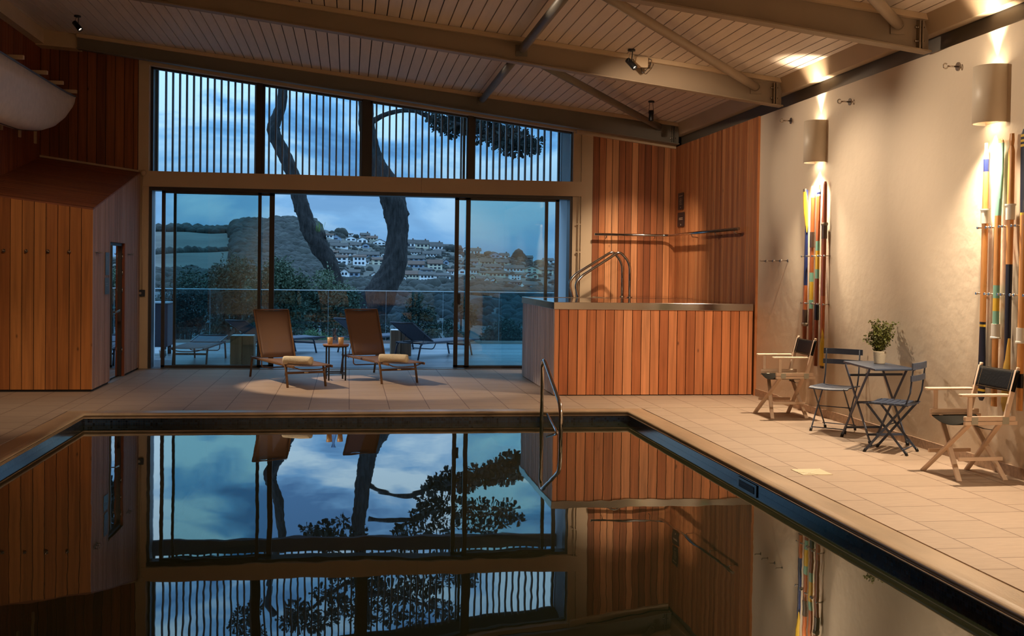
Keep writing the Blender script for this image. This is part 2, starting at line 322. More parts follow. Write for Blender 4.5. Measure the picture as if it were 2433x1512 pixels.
# ------------------------------------------------------------------ floor, pool
def floor_and_pool():
    b = MB(); t = -.12
    for (x0, x1, y0, y1) in ((XL - .1, OX0 - .004, YB, YW + .05), (OX1 + .004, XR + .1, YB, YW + .05), (OX0, OX1, YB, OY0), (OX0, OX1, OY1, YW + .05)):
        b.box((x0, y0, t), (x1, y1, 0))
    struct(b.build('floor', M['floor']))
    # stone coping with rounded nose, one strip all round
    prof = [(.004, -.064), (-.006, -.062), (-.009, -.056), (-.006, -.050), (.004, -.047), (.004, -.040), (-.010, -.036), (-.018, -.028), (-.020, -.018), (-.016, -.008), (-.006, -.001), (.008, .002), (.03, .0035), (.075, .002), (.19, .001), (.2, -.004), (.2, -.062)]
    v = []; f = []
    def corner(d):
        return [(PX0 - d, PY0 - d), (PX1 + d, PY0 - d), (PX1 + d, PY1 + d * .88), (PX0 - d, PY1 + d * .88)]
    for d, z in prof:
        for (x, y) in corner(d if d < .195 else .2075): v.append((x, y, z))
    n = len(prof)
    for i in range(n):
        j = (i + 1) % n
        for k in range(4): f.append((i * 4 + k, i * 4 + (k + 1) % 4, j * 4 + (k + 1) % 4, j * 4 + k))
    b = MB(); b.add(v, f, 0, False); o = b.build('trim_1', M['coping']); struct(o)
    for p in o.data.polygons: p.use_smooth = abs(p.normal.z) < .98
    # basin
    b = MB(); X0, X1, Y0, Y1, z0, z1 = PX0 - .0, PX1 + .0, PY0, PY1, -1.5, -.062
    b.box((X0 - .1, Y0, z0), (X0, Y1, z1)); b.box((X1, Y0, z0), (X1 + .1, Y1, z1)); b.box((X0 - .1, Y1, z0), (X1 + .1, Y1 + .1, z1)); b.box((X0 - .1, Y0 - .1, z0), (X1 + .1, Y0, z1))
    b.box((X0 - .1, Y0 - .1, z0 - .1), (X1 + .1, Y1 + .1, z0))
    struct(b.build('wall_pool_basin', M['mosaic']))
    b = MB(); b.box((X0 + .001, Y0 + .001, WZ - .02), (X1 - .001, Y1 - .001, WZ)); o = b.build('pool_water', M['water']); tag(o, kind='stuff', label='dark still swimming pool water mirroring the window wall', cat='pool water')
    # strips in the floor: drain line along far coping and across right terrace
    b = MB(); b.box((OX1, 12.66, 0), (XR - .015, 12.69, .0035)); b.box((OX0 - .05, OY1, 0), (OX1 + .05, OY1 + .012, .003))
    struct(b.build('trim_2', mat('pale_metal_joint_strip', (205, 190, 170), .35, .6)))
    b = MB(); y = 1.0; k = 0
    while y < 13.9:
        y2 = min(y + 1.35, 13.95); d = .008 * (k % 3); b.box((XR - .014 - d * .3, y, 0), (XR, y2 - .003, .082 + (.008 if k % 2 else 0))); y = y2; k += 1
    struct(b.build('baseboard_right', M['skirting']))
    SKM = mat('dark_blue_skimmer_plate', (30, 48, 74), .25)
    t = thing('pool_skimmer', (PX1 - .004, 8.59, -.115), 'flush stainless skimmer mouth set in the dark mosaic of the pool side', 'pool skimmer')
    b = MB(); b.box((0, -.22, -.045), (-.006, .22, .04)); b.build('face_plate', SKM, t, .004)
    b = MB(); b.box((-.007, -.17, -.02), (-.009, .17, .018)); b.build('slot', mat('dark_red_flap', (34, 8, 8), .5), t)
    t = thing('floor_drain_cover', (3.71, 8.52, 0), 'square pale metal drain cover in the tiles beside the pool', 'drain cover')
    b = MB(); b.box((-.125, -.125, 0), (.125, .125, .004)); b.build('plate', mat('pale_brass_plate', (222, 205, 170), .35, .35), t)
    b = MB(); b.bar((-.125, -.125, .005), (.125, .125, .005), .006, .002); b.bar((-.125, .0, .005), (.0, -.125, .005), .003, .002); b.build('ridge', mat('bright_ridge', (245, 235, 215), .3, .4), t)
floor_and_pool()

# ------------------------------------------------------------------ boards
def boards(name, mat_, origin, along, up, length, h0f, h1f, pitch, thick_dir, gap=.0085, depth=.018, off=0.0, backing=True, holes=()):
    """row of separate boards along a wall; h0f/h1f give lower and upper height at distance s"""
    b = MB(); along = Vector(along); td = Vector(thick_dir); o0 = Vector(origin)
    s = off - pitch if off > 0 else off
    rr = random.Random(hash(name) % 1000)
    rr = random.Random(len(name) * 13 + int(length * 100))
    while s < length:
        a0 = max(s, 0) + gap / 2; a1 = min(s + pitch, length) - gap / 2
        if a1 - a0 > .004:
            d = depth + rr.uniform(-.002, .002)
            spans = [(h0f, h1f)]
            mid = (a0 + a1) / 2
            for (ha, hb, z0, z1) in holes:
                if ha - .001 <= mid <= hb + .001: spans = [((lambda q, z1=z1: z1), h1f)] if z0 <= 0 else [(h0f, (lambda q: z0)), ((lambda q: z1), h1f)]
            for (f0, f1) in spans:
                lo = []; hi = []
                for (aa, dd) in ((a0, 0), (a1, 0), (a1, d), (a0, d)):
                    p = o0 + along * aa + td * dd; lo.append((p.x, p.y, f0(aa))); hi.append((p.x, p.y, f1(aa)))
                b.hexa(lo, hi, 0)
        s += pitch
    return b
CL = cedar('cedar_changing_block', 'X', .14, -3.161, CED_LO)
CLS = cedar('cedar_slats_side', 'Y', .062, 14.526, [(176, 138, 120), (156, 118, 100), (186, 150, 132), (164, 124, 106)])
CFAR_L = cedar('cedar_far_left', 'X', .135, -4.621, [(132, 74, 42), (112, 62, 34), (152, 90, 52), (92, 50, 28)])
CLEFT = cedar('cedar_left_wall', 'Y', .12, 0, [(140, 74, 40), (120, 62, 34), (152, 84, 46)])
CHOOD = cedar('cedar_hood_boards', 'Y', .115, 0, [(150, 88, 56), (130, 72, 44), (164, 100, 64)], grain='X')
CFAR_R = cedar('cedar_far_right', 'X', .108, 3.885, CED_HI)
CRIGHT = cedar('cedar_right_return', 'Y', .1, 13.96, [(172, 106, 62), (190, 122, 76), (156, 92, 54), (202, 136, 88), (180, 114, 68)])
CTUB = cedar('cedar_tub_front', 'X', .1195, 2.5413, [(178, 104, 60), (156, 86, 48), (200, 128, 82), (168, 96, 54), (208, 138, 92), (188, 114, 68), (144, 78, 42)])
CTUBS = cedar('cedar_tub_side_lit', 'Y', .115, 13.9682, CED_SIDE_LIT)

def walls():
    # right plaster wall
    b = MB(); b.box((XR, YB, 0), (XR + .2, 18.2, ZT)); struct(b.build('wall_right', M['plaster']))
    b = MB(); b.box((XR, YB, ZT), (XR + .25, 17.9, ZT + .0)); 
    # recess and steel eaves beam over the wall
    b = MB(); b.box((XR + .07, YB, ZT), (XR + .09, 18.2, 4.05)); b.box((XR + .0, YB, ZT + .175), (XR + .16, 18.2, ZT + .19)); 
    struct(b.build('trim_3', M['steel_dark']))
    b = MB(); zz = ztop(XR)
    b.hexa([(XR - .045, YB, ZT + .165), (XR + .06, YB, ZT + .165), (XR + .06, 18.1, ZT + .165), (XR - .045, 18.1, ZT + .165)],
           [(XR - .11, YB, zz + .03), (XR + .06, YB, zz + .03), (XR + .06, 18.1, zz + .03), (XR - .11, 18.1, zz + .03)])
    struct(b.build('trim_4', M['cream']))
    # cedar lining on right wall near tub
    b = boards('a', None, (XR - .002, 13.96, 0), (0, 1, 0), None, YF - 13.96, lambda s: .0, lambda s: ZT - .002, .1, (-1, 0, 0))
    o = b.build('wall_right_cedar', CRIGHT); struct(o)
    b = MB(); b.box((XR - .03, 13.93, 0), (XR, 13.965, ZT)); struct(b.build('trim_5', CRIGHT))
    # far right cedar
    b = MB(); b.box((3.8, YF + .02, 0), (XR + .2, YF + .3, 4.3)); struct(b.build('wall_far_right', M['gapdark']))
    b = boards('b', None, (3.885, YF + .02, 0), (1, 0, 0), None, XR - 3.885, lambda s: 0, lambda s: zbot(3.885 + s) + .05, .108, (0, -1, 0))
    struct(b.build('wall_far_right_cedar', CFAR_R))
    b = MB(); x0, x1 = 3.6, XR - .03
    b.hexa([(x0, YF - .06, zbot(x0) - .03), (x1, YF - .06, zbot(x1) - .03), (x1, YF + .02, zbot(x1) - .03), (x0, YF + .02, zbot(x0) - .03)],
           [(x0, YF - .06, zbot(x0) + .05), (x1, YF - .06, zbot(x1) + .05), (x1, YF + .02, zbot(x1) + .05), (x0, YF + .02, zbot(x0) + .05)])
    struct(b.build('trim_6', M['cream']))
    # left wall
    b = MB(); b.box((XL - .2, YB, 0), (XL - .02, 18.2, 5.4)); struct(b.build('wall_left', M['gapdark']))
    b = boards('c', None, (XL - .02, 6.0, 0), (0, 1, 0), None, YF - 6.0, lambda s: 2.2, lambda s: 5.1, .12, (1, 0, 0))
    struct(b.build('wall_left_cedar', CLEFT))
    b = MB(); b.box((XL - .1, YF + .02, 0), (-3.2, YF + .3, 5.4)); struct(b.build('wall_far_left', M['gapdark']))
    b = boards('d', None, (XL, YF + .02, 0), (1, 0, 0), None, -3.205 - XL, lambda s: 2.8, lambda s: 4.9, .135, (0, -1, 0))
    struct(b.build('wall_far_left_cedar', CFAR_L))
    # back wall behind the viewer and left part
    b = MB(); b.box((XL - .2, YB - .2, 0), (XR + .2, YB, 5.4)); struct(b.build('wall_back', M['plaster']))
    # bulkhead boxes by the left eaves
    b = MB(); b.hexa([(XL, YB, 4.85), (-4.5, YB, 4.85), (-4.5, 17.4, 4.85), (XL, 17.4, 4.85)], [(XL, YB, ztop(XL) + .02), (-4.5, YB, ztop(-4.5) + .02), (-4.5, 17.4, ztop(-4.5) + .02), (XL, 17.4, ztop(XL) + .02)])
    b.hexa([(XL, 17.4, 4.835), (-4.02, 17.4, 4.80), (-4.02, YF, 4.80), (XL, YF, 4.835)], [(XL, 17.4, ztop(XL) + .02), (-4.02, 17.4, ztop(-4.02) + .02), (-4.02, YF, ztop(-4.02) + .02), (XL, YF, ztop(XL) + .02)])
    struct(b.build('trim_7', M['cream']))
    # changing block (left): front, side with door opening, sloping hood
    zf = lambda x: 2.295 + .122 * (-3.161 - x)
    zb = lambda x: 3.01 + .13 * (-3.161 - x)
    YC = 14.526; XC = -3.161
    b = MB(); b.box((XL, YC + .02, 0.0), (XC - .12, YC + .1, 2.25)); b.box((XC - .12, YC + .02, 0), (XC - .02, 15.55, 2.3)); b.box((XC - .12, 16.57, 0), (XC - .02, YF + .1, 2.6)); b.box((XC - .12, 15.55, 1.9), (XC - .02, 16.57, 2.5))
    struct(b.build('wall_changing_block', M['gapdark']))
    b = boards('e', None, (XL, YC + .02, 0), (1, 0, 0), None, XC - XL - .001, lambda s: .03, lambda s: zf(XL + s), .14, (0, -1, 0), off=(XC - XL) % .14)
    struct(b.build('wall_changing_front', CL))
    zs = lambda s: 2.295 + s * (3.01 - 2.295) / (YF - YC)
    b = boards('f', None, (XC - .02, YC, 0), (0, 1, 0), None, YF - YC, lambda s: .03, zs, .062, (1, 0, 0), gap=.012, holes=((15.55 - YC, 16.57 - YC, 0, 1.9),))
    struct(b.build('wall_changing_side', CLS))
    # hood: boards running along X stepping up the slope
    b = MB(); n = 27; 
    for i in range(n):
        t0 = i / n; t1 = (i + .955) / n
        def P(x, t): return (x, YC + (YF - YC) * t, zf(x) * (1 - t) + zb(x) * t)
        lo = [P(XL, t0), P(XC, t0), P(XC, t1), P(XL, t1)]
        b.hexa([(p[0], p[1], p[2] - .02) for p in lo], lo)
    struct(b.build('wall_changing_hood', CHOOD))
    b = MB(); b.hexa([(XL, YF - .03, zb(XL)), (XC - .02, YF - .03, zb(XC) + .0), (XC - .02, YF, zb(XC)), (XL, YF, zb(XL))], [(XL, YF - .03, zb(XL) + .03), (XC - .02, YF - .03, zb(XC) + .03), (XC - .02, YF, zb(XC) + .03), (XL, YF, zb(XL) + .03)])
    struct(b.build('trim_8', M['cream']))
    # inner door reveal of the block
    b = MB(); b.box((XC - .5, 16.55, 0), (XC - .005, 16.6, 1.93)); b.box((XC - .5, 15.5, 1.9), (XC - .005, 16.6, 1.94)); 
    struct(b.build('door_2', cedar('cedar_reveal', 'Z', 3, 0, [(120, 60, 32), (130, 66, 34)])))
    b = MB(); b.box((XC - 1.4, 14.7, .0), (XC - 1.35, 17.6, 2.3)); struct(b.build('wall_changing_inner', M['gapdark']))
    b = MB(); b.box((XC - .12, 15.55, 0), (XC + .02, 16.57, .006)); struct(b.build('trim_9', mat('pale_stone_threshold', (150, 140, 130), .5)))
walls()

# ------------------------------------------------------------------ ceiling
def ceiling():
    b = MB(); x = XL - .1; pitch = .1425
    while x < XR + .02:
        x1 = x + pitch - .012
        y = YB; seg = 0
        b.hexa([(x, YB, ztop(x)), (x1, YB, ztop(x1)), (x1, 18.3, ztop(x1)), (x, 18.3, ztop(x))], [(x, YB, ztop(x) + .02), (x1, YB, ztop(x1) + .02), (x1, 18.3, ztop(x1) + .02), (x, 18.3, ztop(x) + .02)])
        x += pitch
    struct(b.build('ceiling', M['ceil']))
    b = MB(); a, c = XL - .3, XR + .3
    b.hexa([(a, YB - .2, ztop(a) + .035), (c, YB - .2, ztop(c) + .035), (c, 19.6, ztop(c) + .035), (a, 19.6, ztop(a) + .035)], [(a, YB - .2, ztop(a) + .3), (c, YB - .2, ztop(c) + .3), (c, 19.6, ztop(c) + .3), (a, 19.6, ztop(a) + .3)])
    struct(b.build('roof_slab', M['gapdark']))
ceiling()

def beam(yfront, x0, x1, label, dark=False, ends=True):
    t = thing('roof_beam', (x1, yfront + .07, zbot(x1)), label, 'steel beam', 'sloping steel roof beams')
    mt = M['steel_dark'] if dark else M['steel']; ox, oy, oz = t.location
    def L(p): return (p[0] - ox, p[1] - oy, p[2] - oz)
    def slab(b, ya, yb, za, zb_):
        lo = [(x0, ya, za(x0)), (x1, ya, za(x1)), (x1, yb, za(x1)), (x0, yb, za(x0))]; hi = [(x0, ya, zb_(x0)), (x1, ya, zb_(x1)), (x1, yb, zb_(x1)), (x0, yb, zb_(x0))]
        b.hexa([L(p) for p in lo], [L(p) for p in hi])
    b = MB(); slab(b, yfront + .065, yfront + .077, lambda x: zbot(x) + .014, lambda x: ztop(x) - .03); b.build('web', mt, t)
    b = MB(); slab(b, yfront, yfront + .142, lambda x: zbot(x), lambda x: zbot(x) + .016); b.build('bottom_flange', mt, t, .003)
    b = MB(); slab(b, yfront + .0, yfront + .142, lambda x: ztop(x) - .055, lambda x: ztop(x) - .002); b.build('cream_top_cladding', M['cream'], t)
    if ends:
        b = MB(); xe = x1 - .12
        b.box(L((xe, yfront + .003, zbot(xe) + .016)), L((xe + .012, yfront + .139, ztop(xe) - .07))); b.build('end_plate', mt, t)
        b = MB(); b.box(L((xe + .03, yfront + .006, zbot(xe) + .016)), L((xe + .042, yfront + .136, ztop(xe) - .07))); b.build('splice_plate', mt, t)
        for k, fz in enumerate((.25, .7)):
            z = zbot(xe) + .016 + fz * .28
            b = MB(); b.tube([L((xe - .028, yfront + .033, z)), L((xe + .06, yfront + .033, z))], .007, 8); b.tube([L((xe - .03, yfront + .033, z)), L((xe - .012, yfront + .033, z))], .014, 6); b.build('bolt', M['brushed'], t)
    return t
Y1B, Y2B, Y3B = 17.3, 13.03, 9.55
beam(Y1B, -4.02, 5.21, 'dark steel roof beam running above the window wall', True)
beam(Y2B, XL + .12, 5.22, 'grey steel roof beam between the other two, carrying a spotlight and junction box')
beam(Y3B, XL + .12, 5.235, 'grey steel roof beam closest to the pool, crossing the upper right corner')

def roof_pt(px, py, drop):      # point under the sloping ceiling
    lo, hi = 3.0, 30.0
    for _ in range(60):
        y = (lo + hi) / 2; p = at(px, py, y)
        if p.z > ztop(p.x) - drop: hi = y
        else: lo = y
    return at(px, py, lo)
def brace(p0, q1, yend, label, dark=False, drop=.15):
    a = at(p0[0], p0[1], p0[2]); c = roof_pt(q1[0], q1[1], drop)
    c = a + (c - a) * ((yend - a.y) / (c.y - a.y))
    t = thing('roof_brace', a, label, 'steel tube', 'round steel braces between the roof beams')
    mt = M['steel_dark'] if dark else M['steel']; d = c - a; n = d.normalized()
    b = MB(); b.tube([n * .02, d * .3, d * .6, d], .05, 16); b.build('tube', mt, t)
    b = MB(); b.box((-.07, .02, -.075), (.07, .032, .06)); b.build('gusset_plate', mt, t, .002)
    b = MB(); b.tube([(-.0, .02, 0), n * .06], [.035, .057], 14); b.build('end_cap', mt, t)
    return t
brace((1240, 118, Y2B + .03), (1335, 0), Y3B + .1, 'round steel brace falling from top centre to the middle roof beam', True, .17)
brace((1145, 238, Y1B + .03), (1215, 150), Y2B + .1, 'dark round brace between middle beam and the beam above the window', True, .2)
brace((1798, 208, Y2B + .03), (1455, 0), Y3B + .1, 'long pale brace ending at the bolted right end of the middle beam')
brace((1568, 303, Y1B + .03), (1310, 165), Y2B + .1, 'brace ending in the far right ceiling corner above the cedar', True, .2)
brace((2136, 60, Y3B + .03), (2080, 0), Y3B - 2.5, 'short visible end of a pale brace at the upper right beam')

# ------------------------------------------------------------------ spotlights
def spotlight(p, d, label, drop_to, arm_dir=(0, 0, 1), glow=True):
    t = thing('ceiling_spotlight', p, label, 'spotlight', 'black cylinder ceiling spotlights'); d = Vector(d).normalized()
    b = MB(); prof = [(-.075, .0), (-.075, .033), (.07, .036), (.075, .034), (.075, .028), (.055, .026)]
    q = d.to_track_quat('Z', 'Y')
    v = []; n = 20
    b = MB(); tmp = MB(); tmp.lathe([(max(r, .0001), z) for z, r in prof], n=n); tmp.v = [tuple(q @ Vector(x)) for x in tmp.v]; tmp.build('lamp_body', M['black'], t)
    tmp = MB(); tmp.lathe([(.0001, .05), (.026, .05)], n=n); tmp.v = [tuple(q @ Vector(x)) for x in tmp.v]
    tmp.build('lens', mat('lit_lens', (255, 240, 220), .4, emit=(1, .78, .55), estr=8 if glow else 2), t)
    b = MB(); top = Vector((0, 0, drop_to - p[2])); bx_ = -d * .03
    side = d.cross(Vector((0, 0, 1))); side = side.normalized() if side.length > .05 else Vector((1, 0, 0))
    b.bar(bx_ + side * .038, top + side * .038 * .6 - Vector((0, 0, .02)), .012, .004); b.bar(bx_ - side * .038, top - side * .038 * .6 - Vector((0, 0, .02)), .012, .004)
    b.build('yoke', M['black'], t)
    b = MB(); b.lathe([(.0001, 0), (.045, 0), (.045, -.02), (.0001, -.02)], top, 18); b.build('ceiling_plate', M['black'], t)
    return t
spotlight(S1, (.75, -.35, -.85), 'small black spotlight hanging above the white hull by the left beam end', ztop(S1.x) - .002)
spotlight(S2, (.42, -.45, -.6), 'black spotlight angled down right beside a white junction box', ztop(S2.x) - .002)
spotlight(at(1547, 275, 15.8), (0, 0, -1), 'black spotlight pointing straight down over the hot tub corner', ztop(at(1547, 275, 15.8).x) - .002, glow=False)
p = at(1524, 148, 12.99); t = thing('junction_box', p, 'white junction box fixed to the middle roof beam', 'junction box')
b = MB(); b.box((-.085, 0, -.06), (.085, .04, .065)); b.build('box_body', M['cream'], t, .006)
b = MB(); b.tube(curve_pts([(.08, .02, .05), (.12, .0, .03), (.1, .0, -.04), (.05, 0, -.1), (.02, .01, -.12), (.0, .02, -.06)]), .004, 6); b.build('cable', M['black'], t)
p = at(1167, 224, 17.29); t = thing('junction_box', p, 'small cream box on the window beam beside a dark brace foot', 'junction box')
b = MB(); b.box((-.06, 0, -.04), (.14, .02, .05)); b.build('box_body', M['cream'], t, .004)
b = MB(); b.tube(curve_pts([(-.05, .0, .04), (-.18, .0, .1), (-.22, 0, .04), (-.12, 0, -.0)]), .004, 6); b.build('cable', M['black'], t)

# ------------------------------------------------------------------ window wall
def zhead(x): return 4.646 - .1206 * (x + 3.036)
def bx_(b, x0, x1, y0, y1, z0, z1, mi=0): return b.box((x0, y0, z0), (x1, y1, z1), mi)
def window_wall():
    # cream structure: jambs, transom, head
    b = MB(); bx_(b, -3.20, -3.045, 17.70, 18.0, 0, 4.78); struct(b.build('trim_10', M['cream']))
    b = MB(); bx_(b, 3.57, 3.70, 17.74, 18.0, 0, 3.95); bx_(b, 3.70, 3.887, 17.70, 18.0, 0, 3.95); struct(b.build('trim_11', M['cream']))
    b = MB(); bx_(b, -3.155, 1.12, 17.685, 17.99, 2.80, 3.035); bx_(b, 1.123, 3.722, 17.685, 17.99, 2.80, 3.035); struct(b.build('trim_12', M['cream']))
    b = MB(); a, c = -3.2, 3.62
    b.hexa([(a, 17.693, zhead(a)), (c, 17.693, zhead(c)), (c, 18.0, zhead(c)), (a, 18.0, zhead(a))], [(a, 17.693, zhead(a) + .075), (c, 17.693, zhead(c) + .075), (c, 18.0, zhead(c) + .075), (a, 18.0, zhead(a) + .075)])
    struct(b.build('trim_13', M['cream']))
    b = MB(); a, c = -3.3, 5.4
    b.hexa([(a, 17.75, zhead(a) + .07), (c, 17.75, zhead(c) + .07), (c, 18.0, zhead(c) + .07), (a, 18.0, zhead(a) + .07)], [(a, 17.75, ztop(a) + .05), (c, 17.75, ztop(c) + .05), (c, 18.0, ztop(c) + .05), (a, 18.0, ztop(a) + .05)])
    struct(b.build('wall_far_head', M['gapdark']))
    # clerestory: one window object per bay
    xs = [(-3.036, -1.44), (-1.356, .188), (.307, 1.861), (1.95, 3.56)]
    for i, (x0, x1) in enumerate(xs):
        t = thing('window_%d' % (i + 1), ((x0 + x1) / 2, YW, 3.035), None, None); t['kind'] = 'structure'; ox = (x0 + x1) / 2
        b = MB(); fw = .035
        z0, z1 = 3.035, None
        bx_(b, x0, x0 + fw, 17.82, 17.9, 3.035, zhead(x0 + fw)); bx_(b, x1 - fw * .4, x1, 17.82, 17.9, 3.035, zhead(x1)); 
        b.hexa([(x0, 17.82, zhead(x0) - .03), (x1, 17.82, zhead(x1) - .03), (x1, 17.9, zhead(x1) - .03), (x0, 17.9, zhead(x0) - .03)], [(x0, 17.82, zhead(x0)), (x1, 17.82, zhead(x1)), (x1, 17.9, zhead(x1)), (x0, 17.9, zhead(x0))])
        b.v = [(v[0] - ox, v[1] - YW, v[2] - 3.035) for v in b.v]; b.build('window_frame', M['frame'], t)
        b = MB(); b.hexa([(x0, 17.855, 3.036), (x1, 17.855, 3.036), (x1, 17.861, 3.036), (x0, 17.861, 3.036)], [(x0, 17.855, zhead(x0) - .01), (x1, 17.855, zhead(x1) - .01), (x1, 17.861, zhead(x1) - .01), (x0, 17.861, zhead(x0) - .01)])
        b.v = [(v[0] - ox, v[1] - YW, v[2] - 3.035) for v in b.v]; b.build('pane', M['topglass'], t)
    b = MB()
    for x0, x1 in ((-1.44, -1.356), (.188, .307), (1.861, 1.95)): bx_(b, x0, x1, 17.78, 17.92, 3.035, zhead(x0) + .02)
    struct(b.build('trim_14', M['frame']))
    # sliding doors
    def leaf(n, x0, x1, y, gx0, gx1, closed=True, label=None):
        t = thing('door_%d' % n, ((x0 + x1) / 2, y, 0), None, None); t['kind'] = 'structure'; ox = (x0 + x1) / 2
        b = MB(); zt = 2.745
        bx_(b, x0, gx0, y, y + .05, .02, zt); bx_(b, gx1, x1, y, y + .05, .02, zt); bx_(b, x0, x1, y, y + .05, .0, .05); bx_(b, x0, x1, y, y + .05, zt - .035, zt)
        b.v = [(v[0] - ox, v[1] - y, v[2]) for v in b.v]; lf_ = b.build('leaf_frame', M['frame'], t)
        b = MB(); bx_(b, gx0 - .01, gx1 + .01, y + .02, y + .028, .03, zt - .02); b.v = [(v[0] - ox, v[1] - y, v[2]) for v in b.v]; b.build('pane', M['glass'], lf_)
        return t
    leaf(3, -2.862, -1.36, 17.80, -2.81, -1.41)
    leaf(4, -2.70, -1.165, 17.90, -2.66, -1.243)
    leaf(5, 1.68, 3.2, 17.90, 1.745, 3.15)
    leaf(6, 1.85, 3.365, 17.80, 1.92, 3.305)
    # outer frame of the opening and floor track
    b = MB(); bx_(b, -3.045, -3.0, 17.76, 18.01, 0, 2.795); bx_(b, 3.53, 3.569, 17.76, 18.01, 0, 2.795); bx_(b, -3.04, 3.565, 17.75, 18.01, 2.745, 2.798); bx_(b, -3.0, 3.53, 17.79, 18.0, -.02, .012)
    struct(b.build('trim_15', M['frame']))
    b = MB(); bx_(b, -3.2, 3.6, 17.66, 17.79, 0, .008); struct(b.build('trim_16', mat('metal_threshold', (120, 105, 92), .35, .5)))
    b = MB(); bx_(b, -.02, .02, -.03, 0, -.09, .09); o = b.build('door_handle', M['black'], None, .004); o.location = (1.76, 17.9, 1.12); o.parent = bpy.data.objects['door_5']; o.location = (1.76 - 2.44, 0, 1.12)
window_wall()

# switch boxes and conduits
def conduit(x, y, z0, z1, label, box=None, clips=()):
    t = thing('wall_conduit', (x, y, z0), label, 'conduit')
    b = MB(); b.tube([(0, 0, 0), (0, 0, z1 - z0)], .013, 10); b.build('pipe', M['cream'], t)
    for zc in clips: b = MB(); b.box((-.04, -.0, zc - z0 - .008), (.04, .02, zc - z0 + .008)); b.build('clip', M['cream'], t)
    return t
p = at(340, 412, 17.68); q = at(335, 690, 17.68)
conduit(-3.13, 17.685, 1.22, 2.98, 'thin cream conduit running down the left jamb to a black switch', clips=(1.75, 2.3, 2.6))
b = MB(); b.lathe([(.0001, -.02), (.04, -.02), (.045, 0), (.0001, 0)], n=20); b.v = [(v[0], v[2], v[1]) for v in b.v]
o = b.build('round_junction_cover', M['cream']); o.location = (-3.12, 17.68, 3.0); tag(o, 'round cream junction cover at the end of the left transom', 'junction cover')
conduit(3.665, 17.685, 1.0, 2.80, 'thin cream conduit on the right jamb above the hot tub', clips=(1.9, 2.35))
t = thing('wall_switch', (-3.145, 17.70, 1.165), 'black square switch box with round button on the left jamb', 'switch')
b = MB(); b.box((-.062, -.05, -.05), (.062, 0, .05)); b.build('switch_box', mat('navy_black_plastic', (16, 20, 34), .5), t, .006)
b = MB(); b.tube([(0, -.05, 0), (0, -.062, 0)], .02, 16); b.build('button', M['brushed'], t)

# ------------------------------------------------------------------ hot tub
TX, TY0, TY1, TZ = 2.5958, 13.9642, 16.62, 1.1965
def hot_tub():
    t = thing('hot_tub', (TX, TY0, 0), 'raised cedar-clad hot tub with stainless rim beside the window wall', 'hot tub')
    def loc(b): b.v = [(v[0] - TX, v[1] - TY0, v[2]) for v in b.v]; return b
    XE = XR - .045
    zr = 1.105
    b = boards('g', None, (TX, TY0 + .02, 0), (1, 0, 0), None, XE - TX, lambda s: .012, lambda s: zr, .1195, (0, -1, 0), gap=.009, off=.065)
    o = b.build('front_cladding', CTUB); o.parent = t; o.matrix_parent_inverse = Matrix.Translation((-TX, -TY0, 0))
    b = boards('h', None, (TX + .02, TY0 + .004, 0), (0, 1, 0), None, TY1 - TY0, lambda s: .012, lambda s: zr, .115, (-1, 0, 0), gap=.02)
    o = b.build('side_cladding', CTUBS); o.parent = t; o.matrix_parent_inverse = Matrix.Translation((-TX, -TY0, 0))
    b = MB(); b.box((TX + .02, TY0 + .02, 0), (XE, TY1, zr)); b.box((3.9, TY1, 0), (XE, YF - .02, zr)); loc(b).build('inner_body', M['gapdark'], t)
    # steel rim
    rw = .05
    b = MB(); b.box((TX - .012, TY0 - .012, zr), (XE, TY0 + rw, TZ)); b.box((TX - .012, TY0 + rw, zr), (TX + rw, TY1, TZ)); b.box((TX + rw, TY1 - rw, zr), (3.9, TY1, TZ))
    b.box((3.9, TY1 - rw, zr), (XE, YF - .03, TZ - .003)); loc(b).build('steel_rim', M['chrome'], t, .004)
    b = MB(); b.box((TX + rw, TY0 + rw, zr + .01), (XE, TY1 - rw, TZ - .006)); loc(b).build('water', water_mat('tub_water', (.06, .035, .022), 1.6, .0016, 5.0, .06), t)
hot_tub()
def pipe_thing(name, ctrl, r, label, cat, group=None, rb=.1, flanges=(), mt='chrome', extra=None):
    P = bend(ctrl, rb, 8) if rb else [Vector(p) for p in ctrl]; o0 = P[0].copy()
    t = thing(name, o0, label, cat, group)
    b = MB(); b.tube([p - o0 for p in P], r, 14); b.build('rail_tube', M[mt], t)
    for (f, ax) in flanges:
        f = Vector(f) - o0; b = MB(); b.tube([f, f + Vector(ax) * .012], r * 2.0, 18); b.build('flange', M[mt], t)
    return t
for (Y, pts, lab) in ((16.95, ((1384, 716), (1367, 676), (1381, 657), (1452, 611), (1472, 597), (1497, 625), (1494.5, 705)), 'curved stainless handrail of the hot tub steps, the one nearer the pool'),
                 (17.25, ((1371, 716), (1352, 672), (1366, 653), (1438, 608), (1456, 597), (1479, 625), (1474, 703)), 'curved stainless handrail of the hot tub steps, the one nearer the window')):
    C = [at(x, y, Y) for x, y in pts]; C[-1] = Vector((C[-2].x, Y, TZ - .004)); C[0].z = .9 if Y < 17 else .9
    C = [Vector((C[0].x + .35, Y, .25))] + C
    pipe_thing('tub_handrail', C, .021, lab, 'handrail', None, .16, [(C[-1], (0, 0, 1))])
t = pipe_thing('wall_handrail', [(3.90, 17.56, 2.19), (5.14, 17.56, 2.19), (5.14, 14.30, 2.19)], .021, 'long stainless wall rail turning the cedar corner above the hot tub', 'handrail', None, .16)
